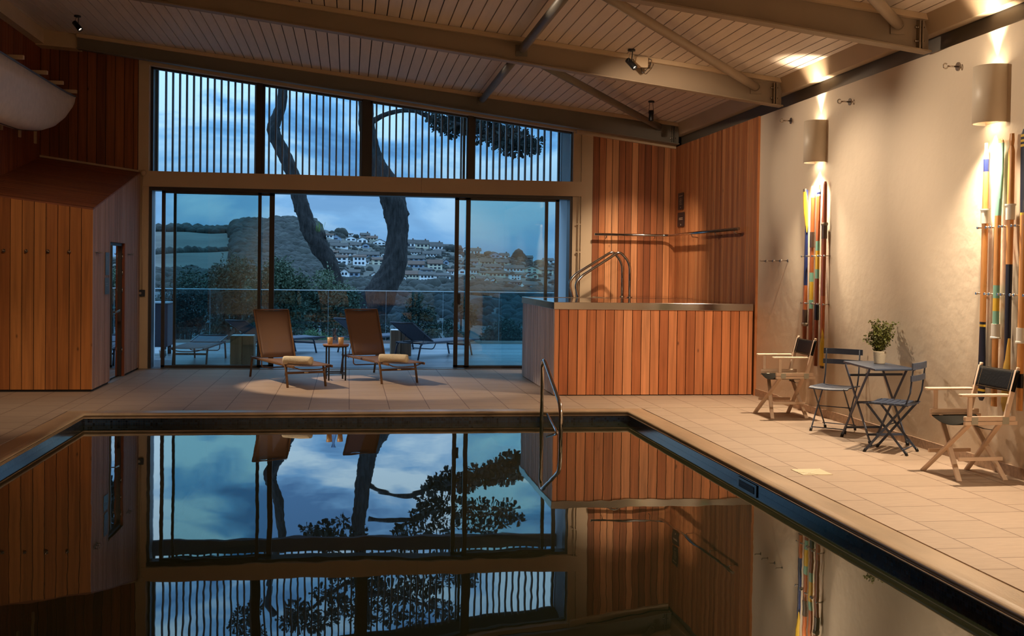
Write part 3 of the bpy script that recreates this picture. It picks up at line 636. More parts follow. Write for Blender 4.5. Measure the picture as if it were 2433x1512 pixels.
for (x, y, ax) in ((4.1, 17.56, (0, 1, 0)), (4.9, 17.56, (0, 1, 0)), (5.14, 16.4, (1, 0, 0)), (5.14, 15.3, (1, 0, 0)), (5.14, 14.5, (1, 0, 0))):
    q = Vector((x, y, 2.19)) - t.location; a = Vector(ax); b = MB(); b.tube([q, q + Vector((0, 0, -.05)) + a * .02, q + Vector((0, 0, -.06)) + a * .11], .008, 8); b.build('bracket', M['chrome'], t)
for (lab, y0, y1, z0, z1, lines) in (('tall narrow black notice above a smaller one on the cedar over the hot tub', 17.17, 17.45, 2.60, 2.868, 'a'), ('small dark notice just above the wall rail in the cedar corner', 17.11, 17.465, 2.33, 2.555, 'b')):
    t = thing('safety_sign', (XR - .03, (y0 + y1) / 2, z0), lab, 'sign'); hw = (y1 - y0) / 2; hh = z1 - z0
    b = MB(); b.box((0, -hw, 0), (-.005, hw, hh)); sp_ = b.build('sign_plate', mat('navy_sign_plate', (26, 24, 34), .4), t)
    b = MB()
    if lines == 'a':
        b.box((-.005, -hw * .65, hh * .80), (-.006, hw * .65, hh * .83))
        for k in range(8): b.box((-.005, -hw * (.3 + .35 * ((k * 7) % 5) / 5), hh * (.68 - k * .055)), (-.006, hw * (.3 + .35 * ((k * 3) % 5) / 5), hh * (.69 - k * .055)))
        b.box((-.005, -.012, hh * .1), (-.006, .012, hh * .17))
    else:
        b.box((-.005, -hw * .55, hh * .58), (-.006, hw * .55, hh * .62)); b.box((-.005, -hw * .55, hh * .48), (-.006, hw * .55, hh * .52)); b.box((-.005, -.01, hh * .08), (-.006, .01, hh * .18))
    b.build('sign_text', mat('pale_sign_text', (190, 170, 150), .6), sp_)

# pool handrail
XP = 2.167
pipe_thing('pool_handrail', [(XP, 12.36, -.6), (XP, 12.36, .56), (XP, 12.25, .60), (XP, 11.26, .22), (XP, 11.20, .05), (XP, 11.26, -.6)], .021, 'stainless pool rail rising from the dark water at the far end', 'handrail', None, .09)
pipe_thing('pool_grab_bar', [(XP + .03, 12.16, .0), (XP + .03, 11.60, -.115), (XP + .03, 11.5, -.3)], .015, 'short stainless grab bar inside the loop of the pool rail', 'grab bar', None, .02)

# ------------------------------------------------------------------ left side fittings
for i, (x) in enumerate((-4.209, -3.947, -3.69, -3.44)):
    t = thing('coat_hook', (x, 14.505, 1.75), ('round steel coat peg on the cedar front, ' + ('nearest the picture edge', 'second from the picture edge', 'third from the picture edge', 'nearest the block corner')[i]), 'coat hook', 'coat pegs on the changing block')
    b = MB(); b.tube([(0, 0, 0), (0, -.006, 0)], .022, 16); b.build('back_plate', M['brushed'], t)
    b = MB(); b.tube([(0, -.006, 0), (0, -.045, 0), (0, -.05, .012)], [.007, .007, .012], 10); b.build('peg', M['brushed'], t)
for i, y in enumerate((14.75, 16.82)):
    t = thing('hook_rail', (-3.158, y, 1.745), ('small dark hook rail on the slatted side before the glass door', 'small dark hook rail on the slatted side past the glass door')[i], 'hook rail')
    b = MB(); b.box((0, -.11, -.008), (.008, .11, .008)); b.build('rail_bar', M['steel_dark'], t)
    for k in (-.08, 0, .08): b = MB(); b.tube([(0, k, 0), (.045, k, 0), (.05, k, .015)], .005, 6); b.build('peg', M['brushed'], t)
for (lab, z0, z1, y0, y1) in (('tall grey-blue notice beside the glass door', 1.456, 1.755, 15.225, 15.45), ('small grey-blue notice under the tall one by the glass door', 1.205, 1.422, 15.2, 15.46)):
    t = thing('wall_sign', (-3.158, (y0 + y1) / 2, z0), lab, 'sign'); hw = (y1 - y0) / 2; hh = z1 - z0
    b = MB(); b.box((0, -hw, 0), (.005, hw, hh)); sp_ = b.build('sign_plate', mat('slate_blue_plate', (52, 62, 78), .35), t)
    b = MB(); n = 10 if hh > .25 else 2
    for k in range(n): b.box((.005, -hw * .7, hh * (.8 - k * .06 if n > 2 else .62 - k * .12)), (.006, hw * (.3 + .4 * ((k * 5) % 4) / 4), hh * (.815 - k * .06 if n > 2 else .66 - k * .12)))
    b.build('sign_text', mat('pale_text', (150, 150, 160), .6), sp_)
# glass door set in the opening, ajar
t = thing('door_7', (-3.20, 16.5, 0), None, None); t['kind'] = 'structure'; t.rotation_euler = (0, 0, 0)
b = MB(); b.box((-.035, -.93, .03), (-.027, .02, 1.88)); b.build('pane', glass_mat('dark_door_glass', (.12, .14, .17), 3.2), t)
b = MB(); b.box((-.05, -.0, .0), (.0, .045, 1.9)); b.box((-.05, -.95, 1.86), (.0, .0, 1.9)); b.build('door_frame', mat('dark_door_frame', (40, 24, 16), .5), t)
b = MB(); b.bar((.0, -.60, .945), (.05, -.60, .945), .02, .02); b.bar((.05, -.60, .945), (.05, -.38, .96), .022, .03); b.build('door_handle', M['brushed'], t, .004)
for z in (.35, 1.2, 1.45, 1.68): b = MB(); b.tube([(.005, .035, z), (.005, .035, z + .07)], .008, 8); b.build('hinge', M['brushed'], t)

# ------------------------------------------------------------------ hull hung on the left wall
def hull():
    t = thing('canoe', (-4.3, 14.5, 3.35), 'white canoe with blue gunwale hung high on the left cedar wall', 'canoe'); o0 = Vector(t.location)
    Ytip = 17.62; L = 6.2
    prof = [(0, 4.12), (.03, 4.02), (.12, 3.93), (.45, 3.72), (.9, 3.54), (1.4, 3.43), (2.1, 3.36), (3.2, 3.34)]
    def keel(s):
        s = min(s, L - s)
        for (a, za), (b_, zb_) in zip(prof, prof[1:]):
            if a <= s <= b_: return za + (zb_ - za) * (s - a) / (b_ - a)
        return 3.34
    def hb(s): s = min(s, L - s); return .235 * (1 - math.exp(-s / .8))
    def zg(s): return 4.09 + .03 * math.exp(-min(s, L - s) / .4)
    nS, nT = 70, 18; st = []
    for i in range(nS + 1):
        u = i / nS; st.append(L * (.5 - .5 * math.cos(PI * u)))
    def sec(s, th, off=0):      # th -1..1
        w = hb(s); xc = -4.10 - w
        a = abs(th); x = (1 - (1 - a) ** 2.4) ** .75; z = a ** 2.3
        return Vector((xc + math.copysign(x, th) * (w - off), Ytip - s, keel(s) + (zg(s) - keel(s)) * z + (off if a < .9 else 0))) - o0
    b = MB(); v = []; f = []
    for s in st:
        for k in range(nT + 1): v.append(sec(s, -1 + 2 * k / nT))
    for i in range(nS):
        for k in range(nT): f.append((i * (nT + 1) + k, i * (nT + 1) + k + 1, (i + 1) * (nT + 1) + k + 1, (i + 1) * (nT + 1) + k))
    b.add(v, f, 0, True); o = b.build('hull', mat('scuffed_white_gelcoat', (232, 222, 216), .45, var=.06, vscale=12), t)
    sm = o.modifiers.new('solid', 'SOLIDIFY'); sm.thickness = .012
    for side in (-1, 1):
        b = MB(); b.tube([sec(s, side) + Vector((0, 0, .0)) for s in st], .014, 8); b.build('gunwale', mat('blue_grey_gunwale', (92, 104, 128), .5), o)
    b = MB(); b.tube([sec(s, 0) + Vector((0, 0, -.003)) for s in st[3:-3]], .008, 6); b.build('keel_strip', mat('keel_strip', (70, 60, 50), .6), o)
    for i, y in enumerate((12.0, 13.2, 14.64, 15.74, 16.58, 17.37)):
        r = thing('hull_bracket', (XL + .0, y, 4.13), None, None)
        tag(r, 'cream wooden bracket arm over the white hull, ' + ('outside the picture at the stern', 'just outside the picture', 'furthest from the window wall in view', 'second in view from the picture edge', 'third in view from the picture edge', 'beside the bow tip')[i], 'bracket', 'brackets holding the white hull')
        b = MB(); b.box((.0, -.03, 0), (.60, .03, .05)); b.build('arm', M['cream'], r, .004)
        b = MB(); b.box((.0, -.03, -.76), (.03, .03, .0)); b.build('wall_batten', M['cream'], r, .003)
hull()

# ------------------------------------------------------------------ wall sconces on the plaster wall
def sconce(yc, label):
    t = thing('wall_sconce', (XR, yc, 2.862), label, 'wall light'); hw, dp, hh = .15, .19, .47
    def outline(n=20, k=1.0):
        P = [(0, -hw * k), (-.05, -hw * k)]
        for i in range(1, n): a = PI * i / n; P.append((-.05 - (dp * k - .05) * math.sin(a), -hw * k * math.cos(a)))
        return P + [(-.05, hw * k), (0, hw * k)]
    O = outline(); I = outline(k=.95); b = MB(); n = len(O)
    v = [(x, y, z) for z in (0, hh) for x, y in O] + [(x, y, z) for z in (0, hh) for x, y in I]
    f = [];
    for i in range(n - 1):
        f += [(i, i + 1, n + i + 1, n + i), (2 * n + i, 3 * n + i, 3 * n + i + 1, 2 * n + i + 1), (i, 2 * n + i, 2 * n + i + 1, i + 1), (n + i, n + i + 1, 3 * n + i + 1, 3 * n + i)]
    b.add(v, f, 0, False); o = o_shade = b.build('shade', mat('cream_metal_shade', (234, 220, 198), .45), t)
    for q in o.data.polygons: q.use_smooth = abs(q.normal.z) < .5
    b = MB(); b.box((-.004, -hw * .96, .01), (0, hw * .96, hh - .01)); b.build('back_plate', M['cream'], t)
    for z, up in ((.03, 1), (hh - .03, -1)):
        b = MB(); b.lathe([(.0001, 0), (.075, 0)], (-.10, 0, z), 24); b.build('lamp_face', mat('lit_lamp_face', (255, 240, 210), .5, emit=(1, .84, .60), estr=22), o_shade)
    for z, s in ((-.005, -1), (hh + .005, 1)):
        l = bpy.data.lights.new('sconce_lamp', 'SPOT'); l.energy = 540 if s < 0 else 130; l.color = (1, .81, .58); l.spot_size = math.radians(124 if s < 0 else 70); l.spot_blend = 1.0; l.shadow_soft_size = .035
        o = bpy.data.objects.new('sconce_lamp', l); COL.objects.link(o); o.parent = t; o.location = (-.125, 0, z); o.rotation_euler = (0, math.radians(24) if s < 0 else PI, 0)
        l = bpy.data.lights.new('sconce_lamp', 'SPOT'); l.energy = 170 if s < 0 else 100; l.color = (1, .84, .64); l.spot_size = math.radians(34); l.spot_blend = .9; l.shadow_soft_size = .02
        o = bpy.data.objects.new('sconce_lamp', l); COL.objects.link(o); o.parent = t; o.location = (-.06, 0, z); o.rotation_euler = (0, math.radians(-9 if s < 0 else -171), 0)
sconce(12.05, 'half-round cream wall light above the brown and teal oars')
sconce(8.573, 'half-round cream wall light above the pale wooden oars, near the picture edge')
sconce(5.1, 'half-round cream wall light on the plaster outside the picture')

for (y, z, lab) in ((12.914, 3.45, 'small steel eyelet bracket high on the plaster nearest the cedar'), (11.31, 3.445, 'small steel eyelet bracket between the two wall lights, further from the viewer'), (9.171, 3.44, 'steel eyelet bracket just before the wall light nearer the viewer')):
    t = thing('wall_eyelet', (XR, y, z), lab, 'bracket'); b = MB(); b.tube([(0, 0, 0), (-.008, 0, 0)], .038, 20); b.build('back_plate', M['brushed'], t)
    b = MB(); b.tube([(-.008, 0, 0), (-.10, 0, 0)], .008, 8); b.build('stem', M['brushed'], t)
    b = MB(); b.tube([(-.12 + .022 * math.cos(a), 0, .022 * math.sin(a)) for a in [k * 2 * PI / 14 + 1.0 for k in range(13)]], .006, 8); b.build('ring', M['brushed'], t)
for i, y in enumerate((13.657, 13.413, 13.178, 12.937)):
    t = thing('coat_hook', (XR, y, 1.755), 'thin steel coat hook on the plaster wall, ' + ('beside the cedar edge', 'second out from the cedar', 'third out from the cedar', 'furthest out from the cedar')[i], 'coat hook', 'coat hooks on the plaster wall')
    b = MB(); b.tube([(0, 0, 0), (-.006, 0, 0)], .018, 12); b.build('back_plate', M['brushed'], t)
    b = MB(); b.tube([(0, 0, 0), (-.075, 0, 0), (-.08, 0, .012)], .006, 8); b.build('peg', M['brushed'], t)

# ------------------------------------------------------------------ oars and paddles on the wall
PC = {'lt': (232, 178, 108), 'wd': (214, 150, 84), 'or': (176, 96, 48), 'br': (140, 70, 36), 'dk': (76, 56, 44), 'nv': (30, 40, 88), 'bl': (22, 24, 34), 'te': (136, 190, 168), 'ye': (232, 190, 56), 'wh': (232, 226, 214), 'gy': (120, 108, 92), 'dn': (22, 24, 44), 'yd': (214, 170, 70)}
PM = {}
def pm(k):
    if k not in PM: PM[k] = mat('oar_' + {'lt': 'light_wood', 'wd': 'honey_wood', 'or': 'orange_wood', 'br': 'brown_wood', 'dk': 'worn_leather', 'nv': 'navy', 'bl': 'black', 'te': 'teal', 'ye': 'yellow', 'wh': 'white', 'gy': 'grey', 'dn': 'dark_navy', 'yd': 'ochre'}[k], PC[k], .38, var=.10 if k in ('lt', 'wd', 'or', 'br', 'dk') else .03, vscale=5, stretch=(8, 8, 1))
    return PM[k]
def oar_mesh(b, rows, mats, dx=0):
    """rows: (z, half width, half thickness, y shift, material up to the next row), top to bottom"""
    n = 14
    for (z0, w0, t0, s0, k), (z1, w1, t1, s1, _) in zip(rows, rows[1:]):
        v = []
        for (z, w, t, s) in ((z0, w0, t0, s0), (z1, w1, t1, s1)):
            for i in range(n): a = 2 * PI * i / n; v.append((dx + t * math.cos(a), s + w * math.copysign(abs(math.sin(a)) ** .7, math.sin(a)), z))
        b.add(v, [(i, (i + 1) % n, n + (i + 1) % n, n + i) for i in range(n)], mats.index(k), True)
    for r, fl in ((rows[0], 0), (rows[-1], 1)):
        z, w, t, s, k = r; v = [(dx + t * math.cos(2 * PI * i / n), s + w * math.copysign(abs(math.sin(2 * PI * i / n)) ** .7, math.sin(2 * PI * i / n)), z) for i in range(n)]
        k = rows[0][4] if not fl else rows[-2][4]
        b.add(v, [tuple(range(n))], mats.index(k))
def oar(y, segs, label, group, parts=(), zs=lambda c: c, pins=()):
    """segs: (pos, half width, half thick, shift, colour)"""
    rows = [(zs(c), w, t, s, k) for c, w, t, s, k in segs]; z0 = rows[-1][0]
    t = thing('oar', (XR - .045, y, z0), label, 'oar', group)
    rows = [(z - z0, w, tt, s, k) for z, w, tt, s, k in rows]; used = []
    for r in rows:
        if r[4] not in used: used.append(r[4])
    b = MB(); oar_mesh(b, rows, used); b.build('shaft', [pm(k) for k in used], t)
    for (nm, segs2, dx) in parts:
        rr = [(zs(c) - z0, w, tt, s, k) for c, w, tt, s, k in segs2]; us = []
        for r in rr:
            if r[4] not in us: us.append(r[4])
        b = MB(); oar_mesh(b, rr, us, dx); b.build(nm, [pm(k) for k in us], t)
    for z in pins:
        for sy in (-.062, .062):
            b = MB(); b.tube([(.045, sy, z - z0), (-.02, sy, z - z0)], .006, 8); b.tube([(-.02, sy, z - z0), (-.032, sy, z - z0)], .011, 10); b.build('support_pin', M['brushed'], t)
    return t
zA = lambda c: 2.57 - ((420 + c / 3.15) - 455) * .00484
zB = lambda c: 2.70 - ((300 + c / 2.157) - 343) * .00350
GA, GB = 'oars hung by the hot tub', 'oars near the picture edge'
pa = (1.803, 1.262); pb = (2.005, 1.455)
oar(12.29, [(110, .012, .010, .0, 'nv'), (305, .014, .012, 0, 'nv'), (430, .030, .014, 0, 'nv'), (828, .036, .018, 0, 'or'), (1012, .034, .020, 0, 'dk'), (1110, .036, .022, 0, 'br'), (1240, .032, .018, 0, 'br'), (1330, .02, .012, 0, 'br')],
    'oar with curved yellow blade on top and a navy shaft', GA, [('blade', [(100, .036, .012, .055, 'gy'), (122, .05, .008, .05, 'ye'), (200, .062, .008, .03, 'ye'), (300, .055, .008, .01, 'ye'), (380, .03, .008, -.02, 'ye'), (430, .006, .006, -.03, 'ye')], -.008),
     ('grip', [(1012, .040, .024, 0, 'dk'), (1110, .042, .024, 0, 'dk')], 0), ('rope_lashing', [(1110, .05, .032, 0, 'gy'), (1120, .054, .034, 0, 'gy'), (1136, .046, .03, 0, 'gy')], 0)], zA, pa)
oar(12.125, [(90, .034, .014, 0, 'lt'), (175, .038, .018, 0, 'or'), (430, .036, .018, 0, 'or'), (545, .036, .018, 0, 'or'), (732, .038, .018, 0, 'te'), (800, .038, .018, 0, 'ye'), (935, .038, .018, 0, 'te'), (1000, .038, .018, 0, 'br'), (1200, .046, .012, 0, 'br'), (1325, .048, .010, 0, 'te'), (1340, .048, .01, 0, 'bl'), (1358, .048, .01, 0, 'te'), (1370, .046, .01, 0, 'br'), (1400, .036, .008, 0, 'br'), (1412, .015, .006, 0, 'br')],
    'brown oar with teal and yellow mid band and a teal-black stripe at its rounded foot', GA, [('leather_collar', [(430, .041, .022, 0, 'dk'), (545, .041, .022, 0, 'dk')], 0)], zA, pa)
oar(11.968, [(87, .03, .01, 0, 'wd'), (125, .048, .010, 0, 'wh'), (140, .05, .010, 0, 'nv'), (157, .05, .01, 0, 'wh'), (170, .05, .01, 0, 'or'), (350, .046, .013, 0, 'or'), (500, .036, .018, 0, 'te'), (570, .038, .018, 0, 'ye'), (707, .038, .018, 0, 'te'), (775, .036, .018, 0, 'br'), (965, .036, .018, 0, 'br'), (1080, .036, .018, 0, 'br'), (1418, .032, .016, 0, 'br')],
    'brown oar with white and navy stripes at the top of its blade', GA, [('grip', [(965, .042, .022, 0, 'bl'), (1080, .042, .022, 0, 'bl')], 0)], zA, pa)
oar(11.80, [(70, .014, .012, 0, 'br'), (90, .03, .018, 0, 'br'), (180, .036, .02, 0, 'br'), (372, .038, .02, 0, 'br'), (900, .04, .018, 0, 'or'), (1210, .036, .016, 0, 'ye'), (1300, .046, .01, 0, 'ye'), (1408, .05, .01, 0, 'bl'), (1426, .048, .01, 0, 'bl')],
    'orange-brown oar with rope and leather collar and a yellow foot', GA, [('leather_collar', [(390, .044, .026, 0, 'dk'), (485, .044, .026, 0, 'dk')], 0), ('rope_lashing', [(368, .05, .032, 0, 'gy'), (378, .054, .035, 0, 'gy'), (390, .048, .03, 0, 'gy')], 0),
     ('blade', [(1130, .006, .008, -.02, 'ye'), (1180, .022, .01, -.018, 'ye'), (1260, .046, .01, -.004, 'ye'), (1405, .052, .01, 0, 'ye')], -.006)], zA, pa)
oar(8.628, [(88, .020, .014, 0, 'wd'), (120, .017, .014, 0, 'wd'), (170, .03, .018, 0, 'nv'), (235, .03, .018, 0, 'wd'), (425, .034, .02, 0, 'wd'), (1005, .034, .018, 0, 'dn'), (1018, .034, .018, 0, 'ye'), (1030, .036, .016, 0, 'dn'), (1180, .052, .010, 0, 'dn'), (1350, .056, .01, 0, 'ye'), (1362, .056, .01, 0, 'dn'), (1395, .045, .01, 0, 'dn'), (1410, .02, .008, 0, 'dn')],
    'pale wooden oar with a blue band near the handle and a dark navy foot', GB, [('white_collar', [(425, .058, .03, 0, 'wh'), (432, .058, .03, 0, 'wh'), (434, .046, .028, 0, 'wh'), (500, .044, .028, 0, 'wh')], 0)], zB, pb)
oar(8.440, [(80, .03, .008, 0, 'lt'), (88, .055, .009, 0, 'lt'), (102, .064, .010, 0, 'te'), (260, .062, .010, -.004, 'te'), (380, .05, .013, 0, 'te'), (465, .036, .018, 0, 'wd'), (815, .036, .018, 0, 'te'), (880, .036, .018, 0, 'ye'), (945, .036, .018, 0, 'te'), (1010, .036, .018, 0, 'wd'), (1400, .032, .016, 0, 'wd'), (1425, .036, .018, 0, 'wd')],
    'oar with a broad teal blade at the top and teal-yellow band below', GB, [('white_collar', [(1010, .044, .028, 0, 'wh'), (1074, .046, .028, 0, 'wh'), (1076, .058, .03, 0, 'wh'), (1083, .058, .03, 0, 'wh')], 0)], zB, pb)
oar(8.270, [(65, .022, .014, 0, 'wd'), (100, .026, .016, 0, 'wd'), (125, .018, .014, 0, 'wd'), (150, .032, .018, 0, 'wd'), (412, .036, .02, 0, 'wd'), (710, .036, .018, 0, 'dn'), (1200, .034, .016, 0, 'yd'), (1320, .05, .01, 0, 'yd'), (1420, .054, .01, 0, 'yd'), (1437, .03, .008, 0, 'yd')],
    'wooden oar with dark navy lower shaft and a broad ochre blade at the foot', GB, [('white_collar', [(412, .058, .03, 0, 'wh'), (419, .058, .03, 0, 'wh'), (421, .046, .028, 0, 'wh'), (490, .044, .028, 0, 'wh')], 0),
     ('blade', [(1075, .008, .008, -.036, 'yd'), (1120, .02, .01, -.03, 'yd'), (1240, .052, .01, -.008, 'yd'), (1400, .058, .01, 0, 'yd'), (1440, .03, .008, 0, 'yd')], -.008)], zB, pb)
oar(8.09, [(55, .03, .01, 0, 'dn'), (80, .06, .01, 0, 'ye'), (92, .06, .01, 0, 'dn'), (105, .06, .01, 0, 'ye'), (117, .06, .01, 0, 'dn'), (128, .06, .01, 0, 'ye'), (140, .06, .01, 0, 'dn'), (400, .045, .014, 0, 'dn'), (460, .036, .018, 0, 'ye'), (472, .036, .018, 0, 'wd'), (1140, .036, .018, 0, 'wd'), (1240, .036, .018, 0, 'bl'), (1310, .034, .016, 0, 'wd'), (1420, .034, .016, 0, 'wd')],
    'oar with a navy blade striped yellow, cut by the picture edge', GB, [('white_collar', [(1018, .044, .028, 0, 'wh'), (1082, .046, .028, 0, 'wh'), (1086, .056, .03, 0, 'wh'), (1093, .056, .03, 0, 'wh')], 0)], zB, pb)

# ------------------------------------------------------------------ director chairs
WOOD = mat('pale_beech_wood', (234, 206, 180), .5, var=.06, vscale=6)
CANVAS = mat('black_faux_leather', (12, 10, 8), .5, spec=.2, bump=.15, bscale=60)
SEATC = mat('dark_olive_canvas', (34, 30, 24), .8, spec=.15, bump=.2, bscale=200)
def director_chair():
    t = thing('director_chair', (0, 0, 0), '', 'chair', 'folding director chairs on the terrace')
    hw = .245; zr = .508
    for s in (-1, 1):
        y = s * hw
        b = MB(); b.box((-.16, y - .014, .44), (.29, y + .014, zr - .04)); b.build('seat_rail', WOOD, t, .004)
        b = MB(); b.box((-.16, y - .017, zr - .036), (.27, y + .017, zr)); b.build('upper_rail', WOOD, t, .006)
        b = MB(); b.box((-.205, y - .026, .662), (.205, y + .026, .684)); b.build('armrest', WOOD, t, .009)
        b = MB(); b.bar((-.115, y, zr), (-.115, y, .664), .022, .034, (1, 0, 0)); b.build('arm_post', WOOD, t, .004)
        b = MB(); b.bar((.195, y, zr - .01), (.285, y, .865), .024, .036, (1, 0, 0)); b.tube([(.284, y, .86), (.292, y, .889)], .014, 10); b.build('back_post', WOOD, t, .003)
        for x in (-.08, .185): 
            b = MB(); b.box((x - .028, y + s * .014, .445), (x + .028, y + s * .019, zr - .006)); b.build('metal_hinge', mat('dull_zinc', (190, 190, 176), .4, .35), t, .002)
        b = MB(); b.box((-.185, y * .89 - .01, .155), (.19, y * .89 + .01, .185)); b.build('stretcher', WOOD, t, .004)
    # crossed legs
    for (xf, xt) in ((-.205, -.085), (.19, .17)):
        for s in (-1, 1):
            o = -.014 * s
            b = MB(); b.bar((xf + o, s * .245, .0), (xt + o, -s * .235, .455), .022, .042, (1, 0, 0)); b.build('leg', WOOD, t, .006)
    for s in (-1, 1):
        b = MB(); b.bar((.165, s * .16, .385), (.165, 0, .375), .003, .02, (1, 0, 0)); b.tube([(.155, s * .16, .385), (.175, s * .16, .385)], .008, 8); b.build('folding_stay', M['steel_dark'], t)
    # seat sling
    b = MB(); n = 12; v = []; 
    for j, x in enumerate((-.155, .24)):
        for i in range(n + 1): u = -1 + 2 * i / n; v.append((x, u * hw, zr - .042 - .05 * (1 - u * u)))
    f = [(i, i + 1, n + 2 + i, n + 1 + i) for i in range(n)]; b.add(v, f, 0, True); o = b.build('seat', SEATC, t); o.modifiers.new('s', 'SOLIDIFY').thickness = .004
    # back panel with wrapped ends and stitching
    b = MB(); v = []; n = 12; rows = 6
    for j in range(rows + 1):
        q = j / rows; z = .70 + .165 * q
        for i in range(n + 1): u = -1 + 2 * i / n; v.append((.240 + .042 * q + .018 * (1 - u * u), u * (hw + .018), z - .006 * (1 - u * u)))
    f = [(j * (n + 1) + i, j * (n + 1) + i + 1, (j + 1) * (n + 1) + i + 1, (j + 1) * (n + 1) + i) for j in range(rows) for i in range(n)]
    b.add(v, f, 0, True); o = b.build('backrest', CANVAS, t); sm = o.modifiers.new('s', 'SOLIDIFY'); sm.thickness = .03; sm.offset = 0
    b = MB()
    for y in (-.2, .2): b.bar((.232, y, .705), (.274, y, .86), .002, .0015)
    for z, xx in ((.708, .232), (.858, .272)): b.bar((xx, -.25, z), (xx, .25, z), .0015, .002)
    b.build('stitching', mat('tan_thread', (150, 128, 100), .7), o)
    return t
dc = director_chair(); dc.location = (4.895, 8.29, 0); dc.rotation_euler = (0, 0, math.radians(1.5)); dc['label'] = 'beech director chair with black back, the one closer to the viewer by the pale oars'
d2 = copy_tree(dc); d2.location = (4.815, 11.92, 0); d2.rotation_euler = (0, 0, math.radians(-1.0)); d2['label'] = 'beech director chair with black back standing beside the hot tub'

# ------------------------------------------------------------------ bistro set
BG = mat('slate_grey_painted_metal', (62, 72, 92), .45)
def bistro_chair():
    t = thing('bistro_chair', (0, 0, 0), '', 'chair', 'folding grey metal bistro chairs'); hw = .175
    for s in (-1, 1):
        y = s * hw; yi = s * (hw - .018)
        b = MB(); P = [(.185, y, .01), (-.175, y, .455), (-.21, y, .56), (-.235, y, .82)]
        b.bar(P[0], P[1], .006, .022, (1, 0, 0)); b.tube(P[1:], .008, 8); b.build('back_leg', BG, t)
        b = MB(); b.bar((-.185, yi, .01), (.18, yi, .44), .006, .02, (1, 0, 0)); b.build('front_leg', BG, t)
        for x, yy in ((.185, y), (-.185, yi)): b = MB(); b.tube([(x + .004 * (1 if x > 0 else -1), yy, 0), (x * .93, yy, .032)], .014, 10); b.build('foot_cap', M['black'], t)
        b = MB(); b.tube([(-.19, yi, .442), (.19, yi, .442)], .006, 8); b.build('seat_bearer', BG, t)
    b = MB(); b.tube([(.16, -hw, .04), (.16, hw, .04)], .005, 8); b.build('foot_rod', BG, t)
    b = MB(); b.tube([(-.15, -hw, .052), (-.15, hw, .052)], .005, 8); b.build('foot_rod', BG, t)
    b = MB(); b.tube([(0.02, -hw, .245), (0.02, hw, .245)], .005, 8); b.build('foot_rod', BG, t)
    n = 7
    for i in range(n):
        x0 = -.19 + i * (.40 / n); x1 = x0 + .40 / n - .012; v = []
        m_ = 8
        for dz in (0, -.010):
            for x in (x0, x1):
                for k in range(m_ + 1): u = -1 + 2 * k / m_; v.append((x, u * .20, .458 + dz - .010 * (1 - u * u) - (.012 if i == n - 1 and x == x1 else 0)))
        q = m_ + 1; f = []
        for k in range(m_): f += [(k, k + 1, q + k + 1, q + k), (2 * q + k, 3 * q + k, 3 * q + k + 1, 2 * q + k + 1), (k, 2 * q + k, 2 * q + k + 1, k + 1), (q + k, q + k + 1, 3 * q + k + 1, 3 * q + k)]
        f += [(0, q, 3 * q, 2 * q), (m_, 2 * q + m_, 3 * q + m_, q + m_)]
        b = MB(); b.add(v, f, 0, False); b.build('seat_slat', BG, t)
    for z0, z1, xx in ((.768, .826, -.236), (.665, .715, -.226)):
        b = MB(); v = []; m_ = 8
        for dx in (0, -.012):
            for z in (z0, z1):
                for k in range(m_ + 1): u = -1 + 2 * k / m_; v.append((xx + .008 + dx - .018 * (1 - u * u), u * .205, z))
        q = m_ + 1; f = []
        for k in range(m_): f += [(k, k + 1, q + k + 1, q + k), (2 * q + k, 3 * q + k, 3 * q + k + 1, 2 * q + k + 1), (k, 2 * q + k, 2 * q + k + 1, k + 1), (q + k, q + k + 1, 3 * q + k + 1, 3 * q + k)]
        f += [(0, q, 3 * q, 2 * q), (m_, 2 * q + m_, 3 * q + m_, q + m_)]
        b.add(v, f, 0, False); b.build('back_slat', BG, t)
    return t
bc = bistro_chair(); bc.location = (4.93, 10.79, 0); bc.rotation_euler = (0, 0, math.atan2(-.72, -.69)); bc['label'] = 'slate grey folding chair behind the bistro table, below the yellow oar foot'
b2 = copy_tree(bc); b2.location = (4.877, 9.465, 0); b2.rotation_euler = (0, 0, math.atan2(.70, -.71)); b2['label'] = 'slate grey folding chair in front of the bistro table, nearer the viewer'
def bistro_table():
    z = .735
    Fp, Lp, Rp, Bp = (4.80, 9.66), (4.905, 10.55), (5.225, 9.70), (5.262, 10.53)
    t = thing('bistro_table', (5.03, 10.1, 0), 'slate grey rectangular folding table holding a potted plant', 'table'); ox, oy = 5.03, 10.1
    lo = [(p[0] - ox, p[1] - oy, z - .022) for p in (Fp, Rp, Bp, Lp)]; hi = [(p[0], p[1], z) for p in lo]
    b = MB(); b.hexa(lo, hi); b.build('table_top', BG, t, .006)
    for (x, y0, y1, h0, h1) in ((4.83, 9.80, 10.36, 9.80, 10.36), (5.20, 9.80, 10.36, 9.80, 10.36)):
        for a, c in ((y0, y1), (y1, y0)):
            dx = .012 if a == y0 else -.012
            b = MB(); b.bar((x - ox + dx, a - oy, .015), (x - ox + dx, c - oy, z - .022), .008, .026, (0, 1, 0)); b.build('leg', BG, t)
            b = MB(); b.tube([(x - ox + dx, a - oy + (.004 if a == y1 else -.004), 0), (x - ox + dx, a - oy + (.02 if a == y0 else -.02), .04)], .016, 10); b.build('foot_cap', M['black'], t)
    for (y, zz) in ((9.84, .10), (10.32, .10), (10.26, .62), (9.90, .66), (10.08, .375)):
        b = MB(); b.bar((4.83 - ox, y - oy, zz), (5.20 - ox, y - oy, zz), .006, .022, (0, 0, 1)); b.build('crossbar', BG, t)
bistro_table()

